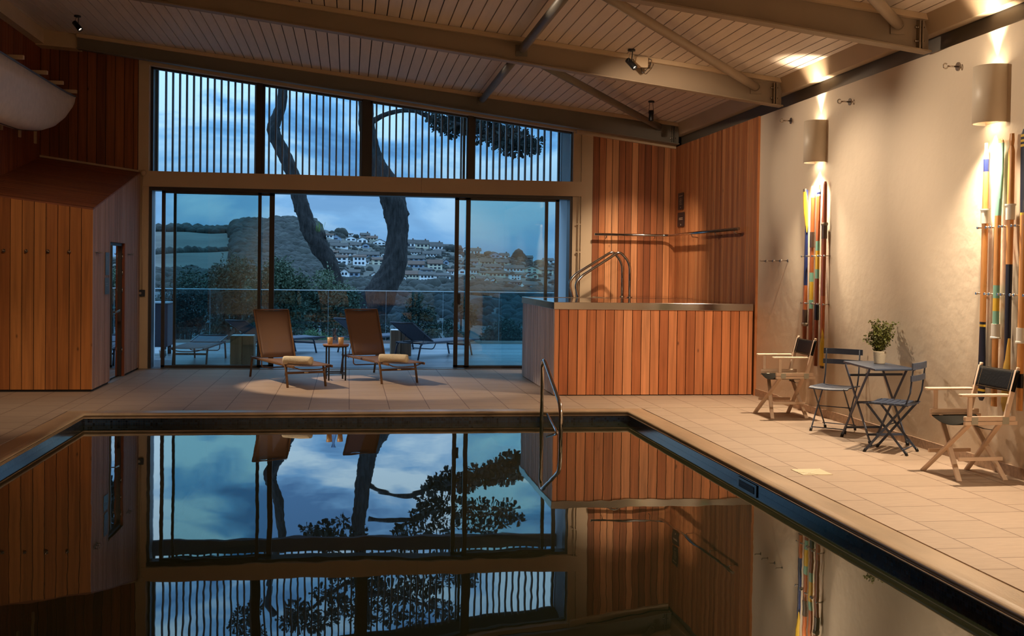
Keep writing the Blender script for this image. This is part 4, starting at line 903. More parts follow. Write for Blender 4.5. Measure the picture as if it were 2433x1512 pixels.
# ------------------------------------------------------------------ leaves helper
def leaf_cloud(b, pts, size, rr, mi=0, aspect=.55, fold=True):
    for p in pts:
        d = Vector((rr.gauss(0, 1), rr.gauss(0, 1), rr.gauss(0, 1))).normalized(); n = d.orthogonal().normalized(); n.rotate(Matrix.Rotation(rr.uniform(0, 6.28), 3, d)); s = size * rr.uniform(.7, 1.3)
        p = Vector(p); c = d.cross(n)
        b.add([p, p + d * s * .5 + n * s * aspect * .5 + c * s * .08, p + d * s, p + d * s * .5 - n * s * aspect * .5 + c * s * .08], [(0, 1, 2, 3)], mi)
def plant():
    px_, py_ = 5.115, 10.20
    t = thing('potted_plant', (px_, py_, .735), 'small bushy green plant in a white wicker pot on the bistro table', 'plant')
    b = MB(); n = 30; v = []; rows = 14
    wick = mat('whitewashed_wicker', (206, 190, 166), .8, bump=.4, bscale=160)
    prof = []
    for j in range(rows + 1): z = .105 * j / rows; prof.append((.041 + .012 * j / rows + (.0025 if j % 2 else 0), z))
    prof = [(.0001, 0)] + prof + [(.046, .105), (.043, .09), (.0001, .09)]
    b.lathe(prof, n=n); b.build('pot', wick, t); t.scale = (1.18, 1.18, 1.18)
    rr = random.Random(3); b = MB(); stems = MB()
    for i in range(38):
        a = rr.uniform(0, 6.28); rad = rr.uniform(.02, .15); h = rr.uniform(.10, .27) * (1 - .5 * rad); top = Vector((math.cos(a) * rad, math.sin(a) * rad, .09 + h))
        mid = Vector((math.cos(a) * rad * .35, math.sin(a) * rad * .35, .09 + h * .55)); P = curve_pts([(math.cos(a) * .01, math.sin(a) * .01, .085), mid, top], 6); stems.tube(P, .0015, 4)
        for p in P[3:]:
            for _ in range(6):
                q = p + Vector((rr.gauss(0, .012), rr.gauss(0, .012), rr.gauss(0, .012))); leaf_cloud(b, [q], .020, rr, 0, .8)
    b.build('foliage', mat('olive_green_leaf', (104, 106, 44), .55, var=.35, vscale=30), t, fix=False); stems.build('stems', mat('plant_stem', (84, 60, 34), .7), t)
plant()

# ------------------------------------------------------------------ indoor sun loungers
def lounger(fr, cloth, label, group, back=.75, tilt=None):
    """local x runs from head to foot, y across; origin between the rear feet"""
    t = thing('sun_lounger', (0, 0, 0), label, 'sun lounger', group); hw = .265; zs = .30
    for s in (-1, 1):
        y = s * hw
        b = MB(); b.bar((.02, y, zs - .012), (1.86, y, zs - .012), .022, .034, (0, 0, 1)); b.build('side_rail', fr, t, .006)
        b = MB(); b.tube(bend([(-.02, y, .0), (.05, y, .24), (.10, y, zs - .01), (.22, y, zs - .012)], .06), .016, 10); b.build('leg', fr, t)
        b = MB(); b.tube(bend([(1.62, y, .0), (1.545, y, .24), (1.50, y, zs - .01), (1.38, y, zs - .012)], .06), .016, 10); b.build('leg', fr, t)
    b = MB(); b.bar((1.58, -hw, .19), (1.58, hw, .19), .012, .03, (0, 0, 1)); b.build('cross_rail', fr, t)
    b = MB(); b.box((1.588, -.03, .182), (1.592, .03, .198)); b.build('maker_plate', M['brushed'], t)
    b = MB(); b.tube(curve_pts([(1.80, -hw * .9, zs - .02), (1.78, -.12, zs - .055), (1.78, .12, zs - .055), (1.80, hw * .9, zs - .02)]), .008, 8); b.build('foot_bow', fr, t)
    b = MB(); b.tube(bend([(.5, -hw, zs - .02), (.45, -hw + .02, .17), (.45, hw - .02, .17), (.5, hw, zs - .02)], .05), .009, 8); b.build('adjuster_bow', fr, t)
    b = MB(); b.tube([(.04, -hw, zs - .012), (.04, hw, zs - .012)], .012, 8); b.build('head_bar', fr, t)
    hx, hz = .44, zs + .01; ang = math.radians(tilt or (118 if back > .7 else 150))
    L = back; tx, tz = hx + L * math.cos(ang), hz + L * math.sin(ang)
    b = MB()
    for s in (-1, 1): b.bar((hx, s * .245, hz), (tx, s * .255, tz), .018, .02, (0, 1, 0))
    b.tube([(tx, -.255, tz), (tx, .255, tz)], .011, 8); b.build('back_frame', fr, t)
    b = MB(); v = []; n = 8; m_ = 8
    for j in range(m_ + 1):
        q = j / m_
        for i in range(n + 1): u = -1 + 2 * i / n; v.append((hx + (tx - hx) * q - .0 - math.sin(ang) * -.012 * (1 - u * u), u * (.248 + .01 * q), hz + (tz - hz) * q - (.018 * (1 - u * u) if j == m_ else 0)))
    f = [(j * (n + 1) + i, j * (n + 1) + i + 1, (j + 1) * (n + 1) + i + 1, (j + 1) * (n + 1) + i) for j in range(m_) for i in range(n)]
    b.add(v, f, 0, True); o = b.build('backrest', cloth, t); o.modifiers.new('s', 'SOLIDIFY').thickness = .004
    b = MB(); v = []
    for j in range(m_ + 1):
        q = j / m_
        for i in range(n + 1): u = -1 + 2 * i / n; v.append((hx + .02 + (1.84 - hx) * q, u * .255, zs + .008 - .012 * (1 - u * u)))
    b.add(v, f, 0, True); o = b.build('seat', cloth, t); o.modifiers.new('s', 'SOLIDIFY').thickness = .004
    for s in (-1, 1):
        b = MB(); b.tube([(tx * .35 + hx * .65, s * .22, tz * .35 + hz * .65), (.16, s * .22, zs - .05)], .006, 6); b.build('back_strut', fr, t)
    return t
FRB = mat('bronze_lounger_frame', (122, 88, 58), .45); 
def mesh_cloth(name, col, op=.88):
    m_ = mat(name, col, .75, bump=.2, bscale=300); nt = m_.node_tree; b = nt.nodes['Principled BSDF']; o = nt.nodes['Material Output']
    mx = nt.nodes.new('ShaderNodeMixShader'); tr = nt.nodes.new('ShaderNodeBsdfTransparent'); mx.inputs[0].default_value = op
    nt.links.new(tr.outputs[0], mx.inputs[1]); nt.links.new(b.outputs[0], mx.inputs[2]); nt.links.new(mx.outputs[0], o.inputs[0]); return m_
CLB = mesh_cloth('tan_mesh_fabric', (128, 96, 74)); 
L1 = lounger(FRB, CLB, 'tan mesh lounger with rolled towel, left of the small round table', 'tan loungers inside the open doors')
L1.location = (-1.144, 16.58, 0); L1.rotation_euler = (0, 0, math.atan2(-1.513, .609))
L2 = copy_tree(L1); L2['label'] = 'tan mesh lounger with rolled towel, right of the small round table'; L2.location = (.155, 17.05, 0); L2.rotation_euler = (0, 0, math.atan2(-1.655, .609))
def towel(c, ang, label):
    t = thing('rolled_towel', c, label, 'towel', 'rolled cream towels on the loungers', ang); tm = mat('cream_terry_towel', (230, 214, 184), .95, bump=.8, bscale=120)
    b = MB(); r = .058; n = 26; v = []; f = []; m_ = 16
    rr = random.Random(5)
    for j in range(m_ + 1):
        x = -.2 + .4 * j / m_
        for k in range(n): a = 2 * PI * k / n; q = r * (1 + .03 * math.sin(3 * a + j * .3) + rr.uniform(-.01, .01)) * (.93 if j in (0, m_) else 1); v.append((x, q * math.cos(a), r + max(q * math.sin(a), -r * .94)))
    for j in range(m_):
        for k in range(n): f.append((j * n + k, j * n + (k + 1) % n, (j + 1) * n + (k + 1) % n, (j + 1) * n + k))
    f += [tuple(reversed(range(n))), tuple(m_ * n + k for k in range(n))]; b.add(v, f, 0, True); tr_ = b.build('towel_roll', tm, t)
    b = MB(); P = [( .201, (.004 + .0078 * a) * math.cos(a), r + (.004 + .0078 * a) * math.sin(a)) for a in [i * .35 for i in range(19)]]; b.tube(P, .003, 5); b.build('spiral_fold', tm, tr_)
towel((-.655, 14.98, .302), math.radians(-24), 'rolled cream towel on the foot of the lounger left of the round table')
towel((.62, 15.38, .302), math.radians(-20), 'rolled cream towel on the foot of the lounger right of the round table')
def side_table():
    t = thing('side_table', (-.17, 16.04, 0), 'small round wooden side table with black square-section legs between the loungers', 'table', None, math.radians(10))
    b = MB(); b.lathe([(.0001, .485), (.178, .485), (.188, .492), (.188, .503), (.182, .51), (.0001, .51)], n=40); b.build('table_top', mat('warm_timber_top', (150, 104, 66), .5, var=.15, vscale=9, stretch=(1, 8, 1)), t)
    b = MB(); b.lathe([(.165, .470), (.176, .470), (.176, .486), (.165, .486)], n=32); b.build('apron_ring', M['black'], t)
    for sx in (-1, 1):
        for sy in (-1, 1): b = MB(); b.box((sx * .118 - .01, sy * .118 - .01, 0), (sx * .118 + .01, sy * .118 + .01, .484)); b.build('leg', M['black'], t)
    b = MB()
    for s in (-1, 1): b.box((-.118, s * .118 - .006, .10), (.118, s * .118 + .006, .115)); b.box((s * .118 - .006, -.118, .07), (s * .118 + .006, .118, .085))
    b.build('stretcher', M['black'], t)
side_table()
for x, lab in ((-.252, 'tan tumbler left of the glass carafe'), (-.10, 'tan tumbler right of the glass carafe')):
    t = thing('tumbler', (x, 15.93, .511), lab, 'cup', 'tan tumblers on the side table'); b = MB(); b.lathe([(.0001, 0), (.03, 0), (.034, .006), (.042, .10), (.039, .10), (.031, .012), (.0001, .01)], n=28); b.build('tumbler_body', mat('tan_ceramic', (206, 166, 120), .35), t)
t = thing('carafe', (-.195, 16.12, .511), 'clear glass water carafe with flared neck on the side table', 'carafe')
b = MB(); b.lathe([(.0001, 0), (.045, 0), (.05, .01), (.046, .05), (.022, .13), (.018, .155), (.036, .215), (.034, .215), (.016, .155), (.02, .13), (.043, .05), (.045, .012), (.0001, .01)], n=28); b.build('glass_body', glass_mat('carafe_glass', (.86, .9, .95), 4.0), t)
b = MB(); b.lathe([(.0001, .012), (.044, .012), (.042, .05), (.03, .10), (.0001, .10)], n=24); b.build('water', glass_mat('carafe_water', (.94, .96, .98), 1.0), t)

# ================================================================== OUTSIDE
def outside_structure():
    b = MB(); b.box((-3.32, 18.0, -.4), (-3.25, 19.6, 5.2)); struct(b.build('wall_terrace_left', M['fin']))
    b = MB(); b.box((3.70, 18.0, -.4), (3.77, 19.6, 4.4)); struct(b.build('wall_terrace_right', M['fin']))
    b = MB(); b.box((-6.5, 18.0, -.4), (-3.32, 18.2, 5.4)); b.box((3.77, 18.0, -.4), (6.5, 18.2, 4.4)); struct(b.build('wall_outside', M['fin']))
    # canopy beam with upright fins above
    t = thing('louvre_screen', (0, 19.43, 2.84), 'long outside screen of upright grey fins standing on a canopy beam', 'louvre screen')
    b = MB(); b.box((-3.25, .0, 0), (3.70, .12, .225)); b.build('canopy_beam', mat('mauve_grey_beam', (120, 112, 118), .6), t)
    bays = ((-3.02, -1.62), (-1.5, .10), (.22, 1.9), (2.0, 3.62)); k = 0; pitch = .1135
    x = -3.075
    segs = [MB() for _ in range(4)]
    while x < 3.62:
        i = 0 if x < -1.5 else 1 if x < .18 else 2 if x < 1.98 else 3
        zt = 5.6 - .12 * (x + 3)
        segs[i].box((x - .0145, .02, .225), (x + .0145, .09, zt - 2.84)); x += pitch
    for s in segs: s.build('slat_panel', M['louvre'], t)
    for x in (-3.22, -1.53, .18, 1.97, 3.66):
        b = MB(); b.box((x - .02, .03, .225), (x + .02, .11, 2.5)); b.build('post', M['steel_dark'], t)
    # roof above the terrace
    # deck
    b = MB(); y = 18.01
    while y < 24.0: b.box((-9, y, -.05), (9, y + .134, -.012)); y += .141
    struct(b.build('floor_terrace_deck', cedar('silver_deck_boards', 'Y', .141, 18.01, [(138, 142, 146), (160, 164, 168), (118, 122, 128), (150, 152, 156)], grain='X', rough=.3)))
    b = MB(); b.box((-9, 23.98, -.35), (9, 24.06, -.012)); struct(b.build('trim_17', M['steel_dark']))
    t = thing('glass_balustrade', (0, 24.02, -.012), 'frameless glass balustrade with bright top edge along the terrace', 'balustrade')
    cut = atz(780, 815, 0); x0 = at(780, 700, 24.02).x - 1.222 * 6
    for i in range(12):
        a = x0 + i * 1.222
        b = MB(); b.box((a + .006, -.008, 0), (a + 1.216, .008, 1.115)); b.build('glass_panel', glass_mat('balustrade_glass', (.68, .80, .87), 1.8), t)
    for i in range(1, 12): b = MB(); b.box((x0 + i * 1.222 - .002, -.008, 0), (x0 + i * 1.222 + .002, .008, 1.115)); b.build('joint_edge', mat('pale_joint_edge', (150, 180, 196), .3), t)
    b = MB(); b.box((x0, -.011, 1.115), (x0 + 12 * 1.222, .011, 1.130)); b.build('top_edge', mat('bright_glass_edge', (210, 232, 240), .15, .2), t)
    b = MB(); b.box((x0, -.03, 0), (x0 + 12 * 1.222, .03, .06)); b.build('base_channel', M['brushed'], t)
outside_structure()
FRD = mat('anthracite_lounger_frame', (58, 66, 82), .4); CLD = mat('charcoal_mesh_fabric', (70, 76, 90), .7, bump=.2, bscale=300)
D1 = lounger(FRD, CLD, 'charcoal lounger on the deck seen through the open doors, beside the wood block', 'charcoal loungers on the terrace deck', back=.69)
def place(o, loc, d, lab=None):
    o.location = loc; o.rotation_euler = (0, 0, math.atan2(d[1], d[0]))
    if lab: o['label'] = lab
place(D1, (1.03, 19.78, -.012), (1.139, 1.288))
for loc, d, lab in (((.02, 21.25, -.012), (1.139, 1.288), 'charcoal lounger partly hidden behind the tan lounger right of the table'),
                    ((-1.86, 20.2, -.012), (1.139, 1.288), 'charcoal lounger whose foot shows behind the tan lounger left of the table')):
    place(copy_tree(D1), loc, d, lab)
D4 = lounger(FRD, CLD, 'flat charcoal lounger behind the left glass door, foot end towards the room', 'charcoal loungers on the terrace deck', back=.69, tilt=174)
place(D4, (-2.38, 19.98, -.012), (-.08, -1.0))
LOGM = cedar('weathered_timber_block', 'X', .13, 0, [(150, 132, 112), (128, 112, 96), (164, 146, 124)], rough=.8)
for (x0, x1, y0, h, lab) in ((-1.885, -1.51, 18.45, .48, 'square weathered timber block used as a table behind the left glass door'), (.77, 1.15, 20.55, .47, 'square weathered timber block beside the charcoal lounger')):
    t = thing('timber_block', ((x0 + x1) / 2, y0 + .18, -.012), lab, 'timber block', 'timber block tables on the deck')
    b = MB(); w = (x1 - x0) / 2; b.box((-w, -w, 0), (-.004, w, h)); b.box((.004, -w, 0), (w, w, h)); b.build('block_body', LOGM, t, .012)
    b = MB(); b.box((-w + .01, -w + .01, h), (w - .01, w - .01, h + .006)); b.build('top_cap', M['fin'], t, .003)
t = thing('outdoor_cabinet', (-3.62, 20.7, -.012), 'dark grey boxy outdoor unit on short legs at the far left of the deck', 'outdoor unit')
b = MB(); b.box((-.5, -.35, .16), (.46, .35, .93)); b.build('cabinet_body', mat('charcoal_wicker', (66, 66, 78), .8, bump=.5, bscale=90), t, .02)
for sx in (-.42, .40):
    for sy in (-.28, .28): b = MB(); b.box((sx - .03, sy - .03, 0), (sx + .03, sy + .03, .16)); b.build('leg', M['black'], t)
b = MB(); b.box((-.52, -.37, .93), (.48, .37, .95)); b.build('glass_top', mat('pale_glass_top', (150, 170, 180), .1), t)
t = thing('metal_bucket', (-3.20, 20.1, -.012), 'little metal bucket in front of the grey outdoor unit', 'bucket')
b = MB(); b.lathe([(.0001, 0), (.045, 0), (.06, .13), (.056, .13), (.042, .01), (.0001, .01)], n=20); b.build('bucket_body', M['steel_dark'], t)
b = MB(); b.lathe([(.058, .115), (.064, .118), (.064, .135), (.058, .135)], n=20); b.build('rim_band', M['fin'], t)

# ------------------------------------------------------------------ big pine
BARK = mat('deep_ridged_pine_bark', (46, 43, 42), .95, bump=1.0, bscale=3.0, bdist=.12, var=.6, vscale=3.0, stretch=(3.4, 3.4, .6))
def rtube(b, pts, rads, n=22, rr=random.Random(11), rough=.085, sub=6):
    P = curve_pts(pts, sub); RR = []
    for i in range(len(P)):
        u = i / sub; k = min(int(u), len(rads) - 2); RR.append(rads[k] + (rads[k + 1] - rads[k]) * (u - k))
    v = []; f = []; T = []
    for i in range(len(P)): T.append((P[min(i + 1, len(P) - 1)] - P[max(i - 1, 0)]).normalized())
    u = T[0].orthogonal().normalized(); ph = [rr.uniform(0, 6.28) for _ in range(5)]
    for i, p in enumerate(P):
        u = (u - T[i] * u.dot(T[i])).normalized(); w = T[i].cross(u)
        for k in range(n):
            a = 2 * PI * k / n
            q = RR[i] * (1 + rough * .7 * math.sin(3 * a + ph[0] + i * .35) + rough * .6 * math.sin(7 * a + ph[1] - i * .6) + rough * .35 * math.sin(11 * a + ph[2] + i * 1.3) + rr.uniform(-.25, .25) * rough)
            v.append(p + u * math.cos(a) * q + w * math.sin(a) * q)
    for i in range(len(P) - 1):
        for k in range(n): f.append((i * n + k, i * n + (k + 1) % n, (i + 1) * n + (k + 1) % n, (i + 1) * n + k))
    b.add(v, f, 0, True)
TYD = 54.0
def refl(px, py, Y): p = at(px, py, Y); p.z = 2 * WZ - p.z; return p
def needles(b, c, r, n, rr, sq=.62):
    for _ in range(n):
        while True:
            q = Vector((rr.uniform(-1, 1), rr.uniform(-1, 1), rr.uniform(-1, 1)))
            if q.length < 1: break
        p = c + Vector((q.x * r, q.y * r, q.z * r * sq))
        d = (q + Vector((rr.gauss(0, .5), rr.gauss(0, .5), rr.gauss(.1, .5)))).normalized(); n_ = d.orthogonal(); n_.rotate(Matrix.Rotation(rr.uniform(0, 6.28), 3, d)); s = rr.uniform(.14, .34)
        b.add([p, p + d * s + n_ * s * .22, p + d * s * 1.15, p + d * s - n_ * s * .22], [(0, 1, 2), (0, 2, 3)])
def pine():
    base = at(858, 800, TYD); t = thing('pine_tree', (base.x, TYD, base.z), 'huge leaning pine with two ridged trunks beyond the glass balustrade', 'tree'); o0 = t.location.copy(); k = TYD / F / 2
    def path(L): return [at(x, y, TYD) - o0 for x, y, w in L], [w * k for x, y, w in L]
    Rt = [(868, 120, 26), (864, 200, 30), (868, 240, 33), (872, 293, 36), (880, 348, 38), (893, 390, 44), (912, 423, 50), (932, 470, 58), (941, 509, 54), (944, 555, 48), (942, 601, 53), (934, 636, 57), (920, 670, 63), (900, 705, 76), (874, 742, 92), (858, 800, 112), (850, 870, 130)]
    Lt = [(682, 120, 16), (680, 165, 19), (672, 207, 21), (668, 251, 23), (655, 287, 26), (649, 307, 30), (659, 334, 29), (672, 362, 30), (686, 390, 30), (697, 420, 30), (710, 466, 34), (719, 497, 34), (728, 527, 35), (738, 550, 39), (752, 571, 43), (762, 592, 40), (778, 614, 36), (789, 636, 33), (795, 660, 32), (806, 690, 34), (830, 722, 44), (852, 760, 60)]
    for L in (Rt, Lt):
        P, rr_ = path(L); b = MB(); rtube(b, P, rr_, 30, sub=8)
        for (kx, ky, kr) in (((965, 508, .17), (965, 546, .13), (965, 578, .1), (917, 512, .12)) if L is Rt else ((704, 497, .12), (772, 575, .12))):
            q0 = at(kx, ky, TYD) - o0
            for w_ in range(3): rtube(b, [q0 + Vector((-.05, .05, -.1 * kr / .1)), q0 + Vector((.0, -.05, 0)), q0 + Vector((-.02, .05, .1 * kr / .1))], [kr * .5, kr, kr * .4], 8, sub=3); break
        b.v = b.v; b.build('trunk', BARK, t, fix=False)
    b = MB(); P, q = path([(752, 560, 26), (762, 560, 24), (774, 558, 20)]); rtube(b, P, q, 16); b.build('cut_branch_stub', BARK, t, fix=False)
    br = [([(886, 288, 14), (915, 272, 11), (950, 264, 10), (985, 264, 10), (1010, 274, 10), (1035, 284, 9), (1060, 288, 8), (1110, 300, 7), (1180, 325, 5), (1250, 345, 3)]),]
    for L in br: P, q = path(L); b = MB(); rtube(b, P, q, 10, sub=4); b.build('branch', BARK, t, fix=False)
    def rp(x, y, w): p = refl(560 + x / 2.9525, 1000 + y / 2.9525, TYD) - o0; return p, w * k
    for L in ([(930, 690, 14), (980, 700, 12), (1100, 695, 11), (1230, 690, 10), (1290, 660, 8), (1400, 640, 6)], [(1120, 770, 9), (1180, 740, 9), (1280, 690, 8)], [(250, 1150, 12), (240, 1220, 14), (230, 1280, 14), (280, 1360, 15)],
              [(870, 800, 26), (880, 1000, 24), (900, 1200, 20), (930, 1400, 14)], [(300, 830, 20), (270, 1000, 17), (240, 1150, 14)], [(880, 1100, 14), (760, 1150, 10), (640, 1230, 8), (500, 1330, 6)], [(900, 1200, 12), (1100, 1220, 9), (1300, 1300, 7), (1500, 1350, 5)]):
        P = []; q = []
        for x, y, w in L: a, c = rp(x, y, w); P.append(a); q.append(c)
        b = MB(); rtube(b, P, q, 10, sub=4); b.build('branch', BARK, t, fix=False)
    rr = random.Random(21); b = MB()
    D = [(1035, 284, 13), (1050, 300, 17), (1068, 292, 20), (1070, 315, 10), (1090, 296, 20), (1108, 306, 13), (1122, 296, 22), (1140, 320, 18), (1160, 308, 24), (1165, 332, 14), (1185, 322, 24), (1205, 340, 20), (1210, 318, 22), (1232, 332, 24), (1236, 355, 14), (1252, 344, 20), (1268, 354, 14), (1275, 338, 10), (1215, 358, 10), (1190, 350, 9)]
    for x, y, r in D: needles(b, at(x, y, TYD + rr.uniform(-1, 1)) - o0, r * 2 * k, int(r * r * .42), rr)
    Q = [(1340, 560, 60), (1320, 620, 60), (1280, 680, 50), (1380, 650, 80), (1450, 600, 80), (1480, 700, 90), (1300, 750, 60), (1200, 765, 50), (1150, 775, 35), (1400, 760, 80), (1600, 640, 80), (1650, 740, 80), (1720, 660, 80), (1800, 650, 80), (1850, 590, 70), (1900, 620, 60), (1950, 650, 40), (1850, 710, 55), (1740, 740, 60),
         (500, 795, 40), (560, 780, 45), (620, 750, 40), (640, 790, 50), (700, 785, 45), (745, 755, 40), (800, 785, 40), (860, 800, 40),
         (40, 1380, 60), (120, 1370, 60), (160, 1430, 50), (30, 1460, 60), (430, 1260, 50), (520, 1320, 60), (600, 1250, 60), (560, 1400, 70), (450, 1440, 70), (640, 1320, 60), (380, 1400, 60), (700, 1180, 60), (760, 1140, 60), (720, 1260, 70), (800, 1300, 70), (900, 1150, 90), (980, 1130, 80), (1000, 1250, 90), (900, 1350, 90), (1080, 1330, 90), (1100, 1180, 90), (1180, 1280, 80), (1220, 1180, 80), (1250, 1380, 80), (1330, 1300, 70), (1340, 1190, 70), (1420, 1260, 60), (1450, 1180, 60), (1500, 1330, 60), (1540, 1410, 50), (1580, 1150, 60), (1640, 1130, 50), (1620, 1100, 50), (700, 1000, 60), (900, 960, 60), (1200, 950, 90), (1400, 930, 80), (660, 940, 50)]
    for x, y, r in Q: c, w = rp(x, y, r / 2.9525 * 2); needles(b, c + Vector((0, rr.uniform(-1.5, 1.5), 0)), w, int(r * 1.5), rr, .7)
    b.build('needle_clumps', mat('dark_pine_needles', (34, 40, 34), .8), t, fix=False)
    b = MB(); c = at(758, 548, TYD - .35) - o0
    for _ in range(22): d = Vector((rr.gauss(0, .2), rr.gauss(0, .2), 1)).normalized(); p = c + Vector((rr.gauss(0, .09), 0, -.1)); s = rr.uniform(.2, .5); b.add([p, p + d * s + Vector((.015, 0, 0)), p + d * s * 1.2], [(0, 1, 2)])
    b.build('grass_tuft', mat('fresh_green_grass', (100, 122, 50), .7), t, fix=False)
pine()

# ------------------------------------------------------------------ shrubs
def shrub(name, px, pytop, wpx, Y, zb, n, leaf, col, label, cat='shrub', dens=1.0, group=None, seed=0, lump=9):
    rr = random.Random(seed + 100); top = at(px, pytop, Y); r = wpx * Y / F; o0 = Vector((top.x, Y, zb)); hgt = top.z - zb
    t = thing(name, o0, label, cat, group); b = MB(); P = []
    st = MB()
    L = []
    for i in range(lump): a = rr.uniform(-1, 1); q_ = r * rr.uniform(.3, .55) * (1 if name == 'leafy_shrub' else .8); L.append((Vector((a * r * .85, rr.uniform(-.5, .5) * r * .6, max(.2, (hgt - q_) * (1 - .16 * a * a) * rr.uniform(.08, 1) ** (.4 if name == 'leafy_shrub' else .6)))), q_))
    L.append((Vector((0, 0, hgt - r * .4)), r * .4))
    for c, q in L: st.tube(curve_pts([(0, 0, 0), (c.x * .4, c.y * .4, c.z * .5), c], 4), [.03 * r ** .5] * 4 + [.02] * 4 + [.01], 6)
    for i in range(n):
        c, q = L[rr.randrange(len(L))]; d = Vector((rr.gauss(0, 1), rr.gauss(0, 1), rr.gauss(0, 1))).normalized() * q * (rr.random() ** .4); d.z *= 1.1
        p = c + d
        if rr.random() < .1: p.z += rr.uniform(0, q * .7)
        P.append(p)
    leaf_cloud(b, P, leaf, rr, 0, .5); b.build('foliage', mat('shrub_leaves', col, .6, var=.4, vscale=1.2), t, fix=False); st.build('stems', mat('shrub_stem', (60, 48, 38), .8), t)
shrub('leafy_shrub', 664, 612, 74, 28.0, -1.6, 13500, .085, (58, 76, 54), 'dark leafy shrub right beside the open door frame beyond the balustrade', seed=1, lump=26)
shrub('leafy_shrub', 772, 640, 74, 29.0, -1.6, 13500, .085, (78, 94, 70), 'paler leafy shrub at the foot of the left pine trunk', seed=2, lump=26)
shrub('leafy_shrub', 560, 606, 70, 30.0, -1.6, 9000, .085, (58, 70, 52), 'leafy shrub behind the wider left glass door beside its frame', seed=3, lump=26)
shrub('leafy_shrub', 445, 640, 80, 31.0, -1.6, 9000, .085, (54, 64, 50), 'leafy shrub behind the outer part of the left glass door', seed=4, lump=26)
shrub('sparse_shrub', 985, 700, 56, 27.0, -1.8, 3600, .085, (56, 74, 58), 'open dark shrub below the white houses, under the right trunk', seed=5, lump=12)
shrub('sparse_shrub', 1096, 706, 46, 26.5, -1.8, 3600, .085, (58, 78, 60), 'open dark shrub behind the charcoal lounger and next to the right door frame', seed=6, lump=12)
shrub('leafy_shrub', 1200, 760, 66, 27.5, -1.6, 7500, .085, (48, 66, 48), 'dense green shrub behind the right glass door beside the hot tub', seed=7, lump=16)
shrub('leafy_shrub', 868, 748, 64, 30.0, -1.8, 7500, .085, (44, 54, 44), 'dark shrub wrapped round the foot of the pine', seed=8, lump=14)
shrub('low_hedge', 745, 782, 56, 25.2, -.6, 4000, .04, (96, 128, 72), 'low bright green hedge just beyond the deck edge', cat='hedge', seed=9, lump=16)
shrub('low_hedge', 838, 794, 48, 25.3, -.6, 2600, .04, (88, 118, 68), 'low hedge behind the chair backs at the deck edge', cat='hedge', seed=10, lump=14)

# ------------------------------------------------------------------ hillside
SK = [(-600, 560), (200, 552), (380, 545), (440, 545), (470, 548), (500, 550), (550, 549), (565, 540), (590, 538), (615, 541), (640, 540), (655, 534), (680, 532), (712, 536), (740, 540), (770, 545), (800, 556), (830, 562), (870, 567), (920, 578), (980, 588), (1050, 595), (1130, 604), (1200, 614), (1300, 624), (1500, 634), (3000, 650)]
S5 = [(-600, 660), (380, 650), (640, 650), (740, 655), (820, 665), (960, 669), (1050, 673), (1130, 676), (1200, 686), (1280, 692), (1500, 700), (3000, 710)]
def interp(T, x):
    if x <= T[0][0]: return T[0][1]
    for (a, ya), (b_, yb) in zip(T, T[1:]):
        if x <= b_: return ya + (yb - ya) * (x - a) / (b_ - a)
    return T[-1][1]
DF, DN = 700.0, 380.0
def ground_y(u, d):
    y1, y5 = interp(SK, u), interp(S5, u); t = (1 / d - 1 / DF) / (1 / DN - 1 / DF)
    return y1 + (y5 - y1) * t if t <= 1 else y5 + (t - 1) * 22
def ground(u, d):
    if d >= 200: return at(u, ground_y(u, d), d)
    p = at(u, ground_y(u, 200), 200); q = (200 - d) / 170.0; g = at(u, 700, d); g.z = p.z * (1 - q) + (-5) * q; return g
def hillside():
    U = [-600 + 25 * i for i in range(145)]; DD = [30, 60, 100, 150, 200, 240, 290, 340, 380, 420, 460, 500, 550, 600, 650, 700, 720, 760]
    rr = random.Random(2); v = []; f = []
    for d in DD:
        for u in U:
            p = ground(u, min(d, 700)) if d <= 700 else ground(u, 700) * 1.0
            if d > 700: p = Vector((p.x * d / 700, d, p.z - (d - 700) * .25))
            v.append(p)
    n = len(U)
    for i in range(len(DD) - 1):
        for k in range(n - 1): f.append((i * n + k, i * n + k + 1, (i + 1) * n + k + 1, (i + 1) * n + k))
    b = MB(); b.add(v, f, 0, True); struct(b.build('hill', mat('hillside_grass_and_scrub', (84, 82, 74), .95, var=.45, vscale=.02), fix=False))
hillside()
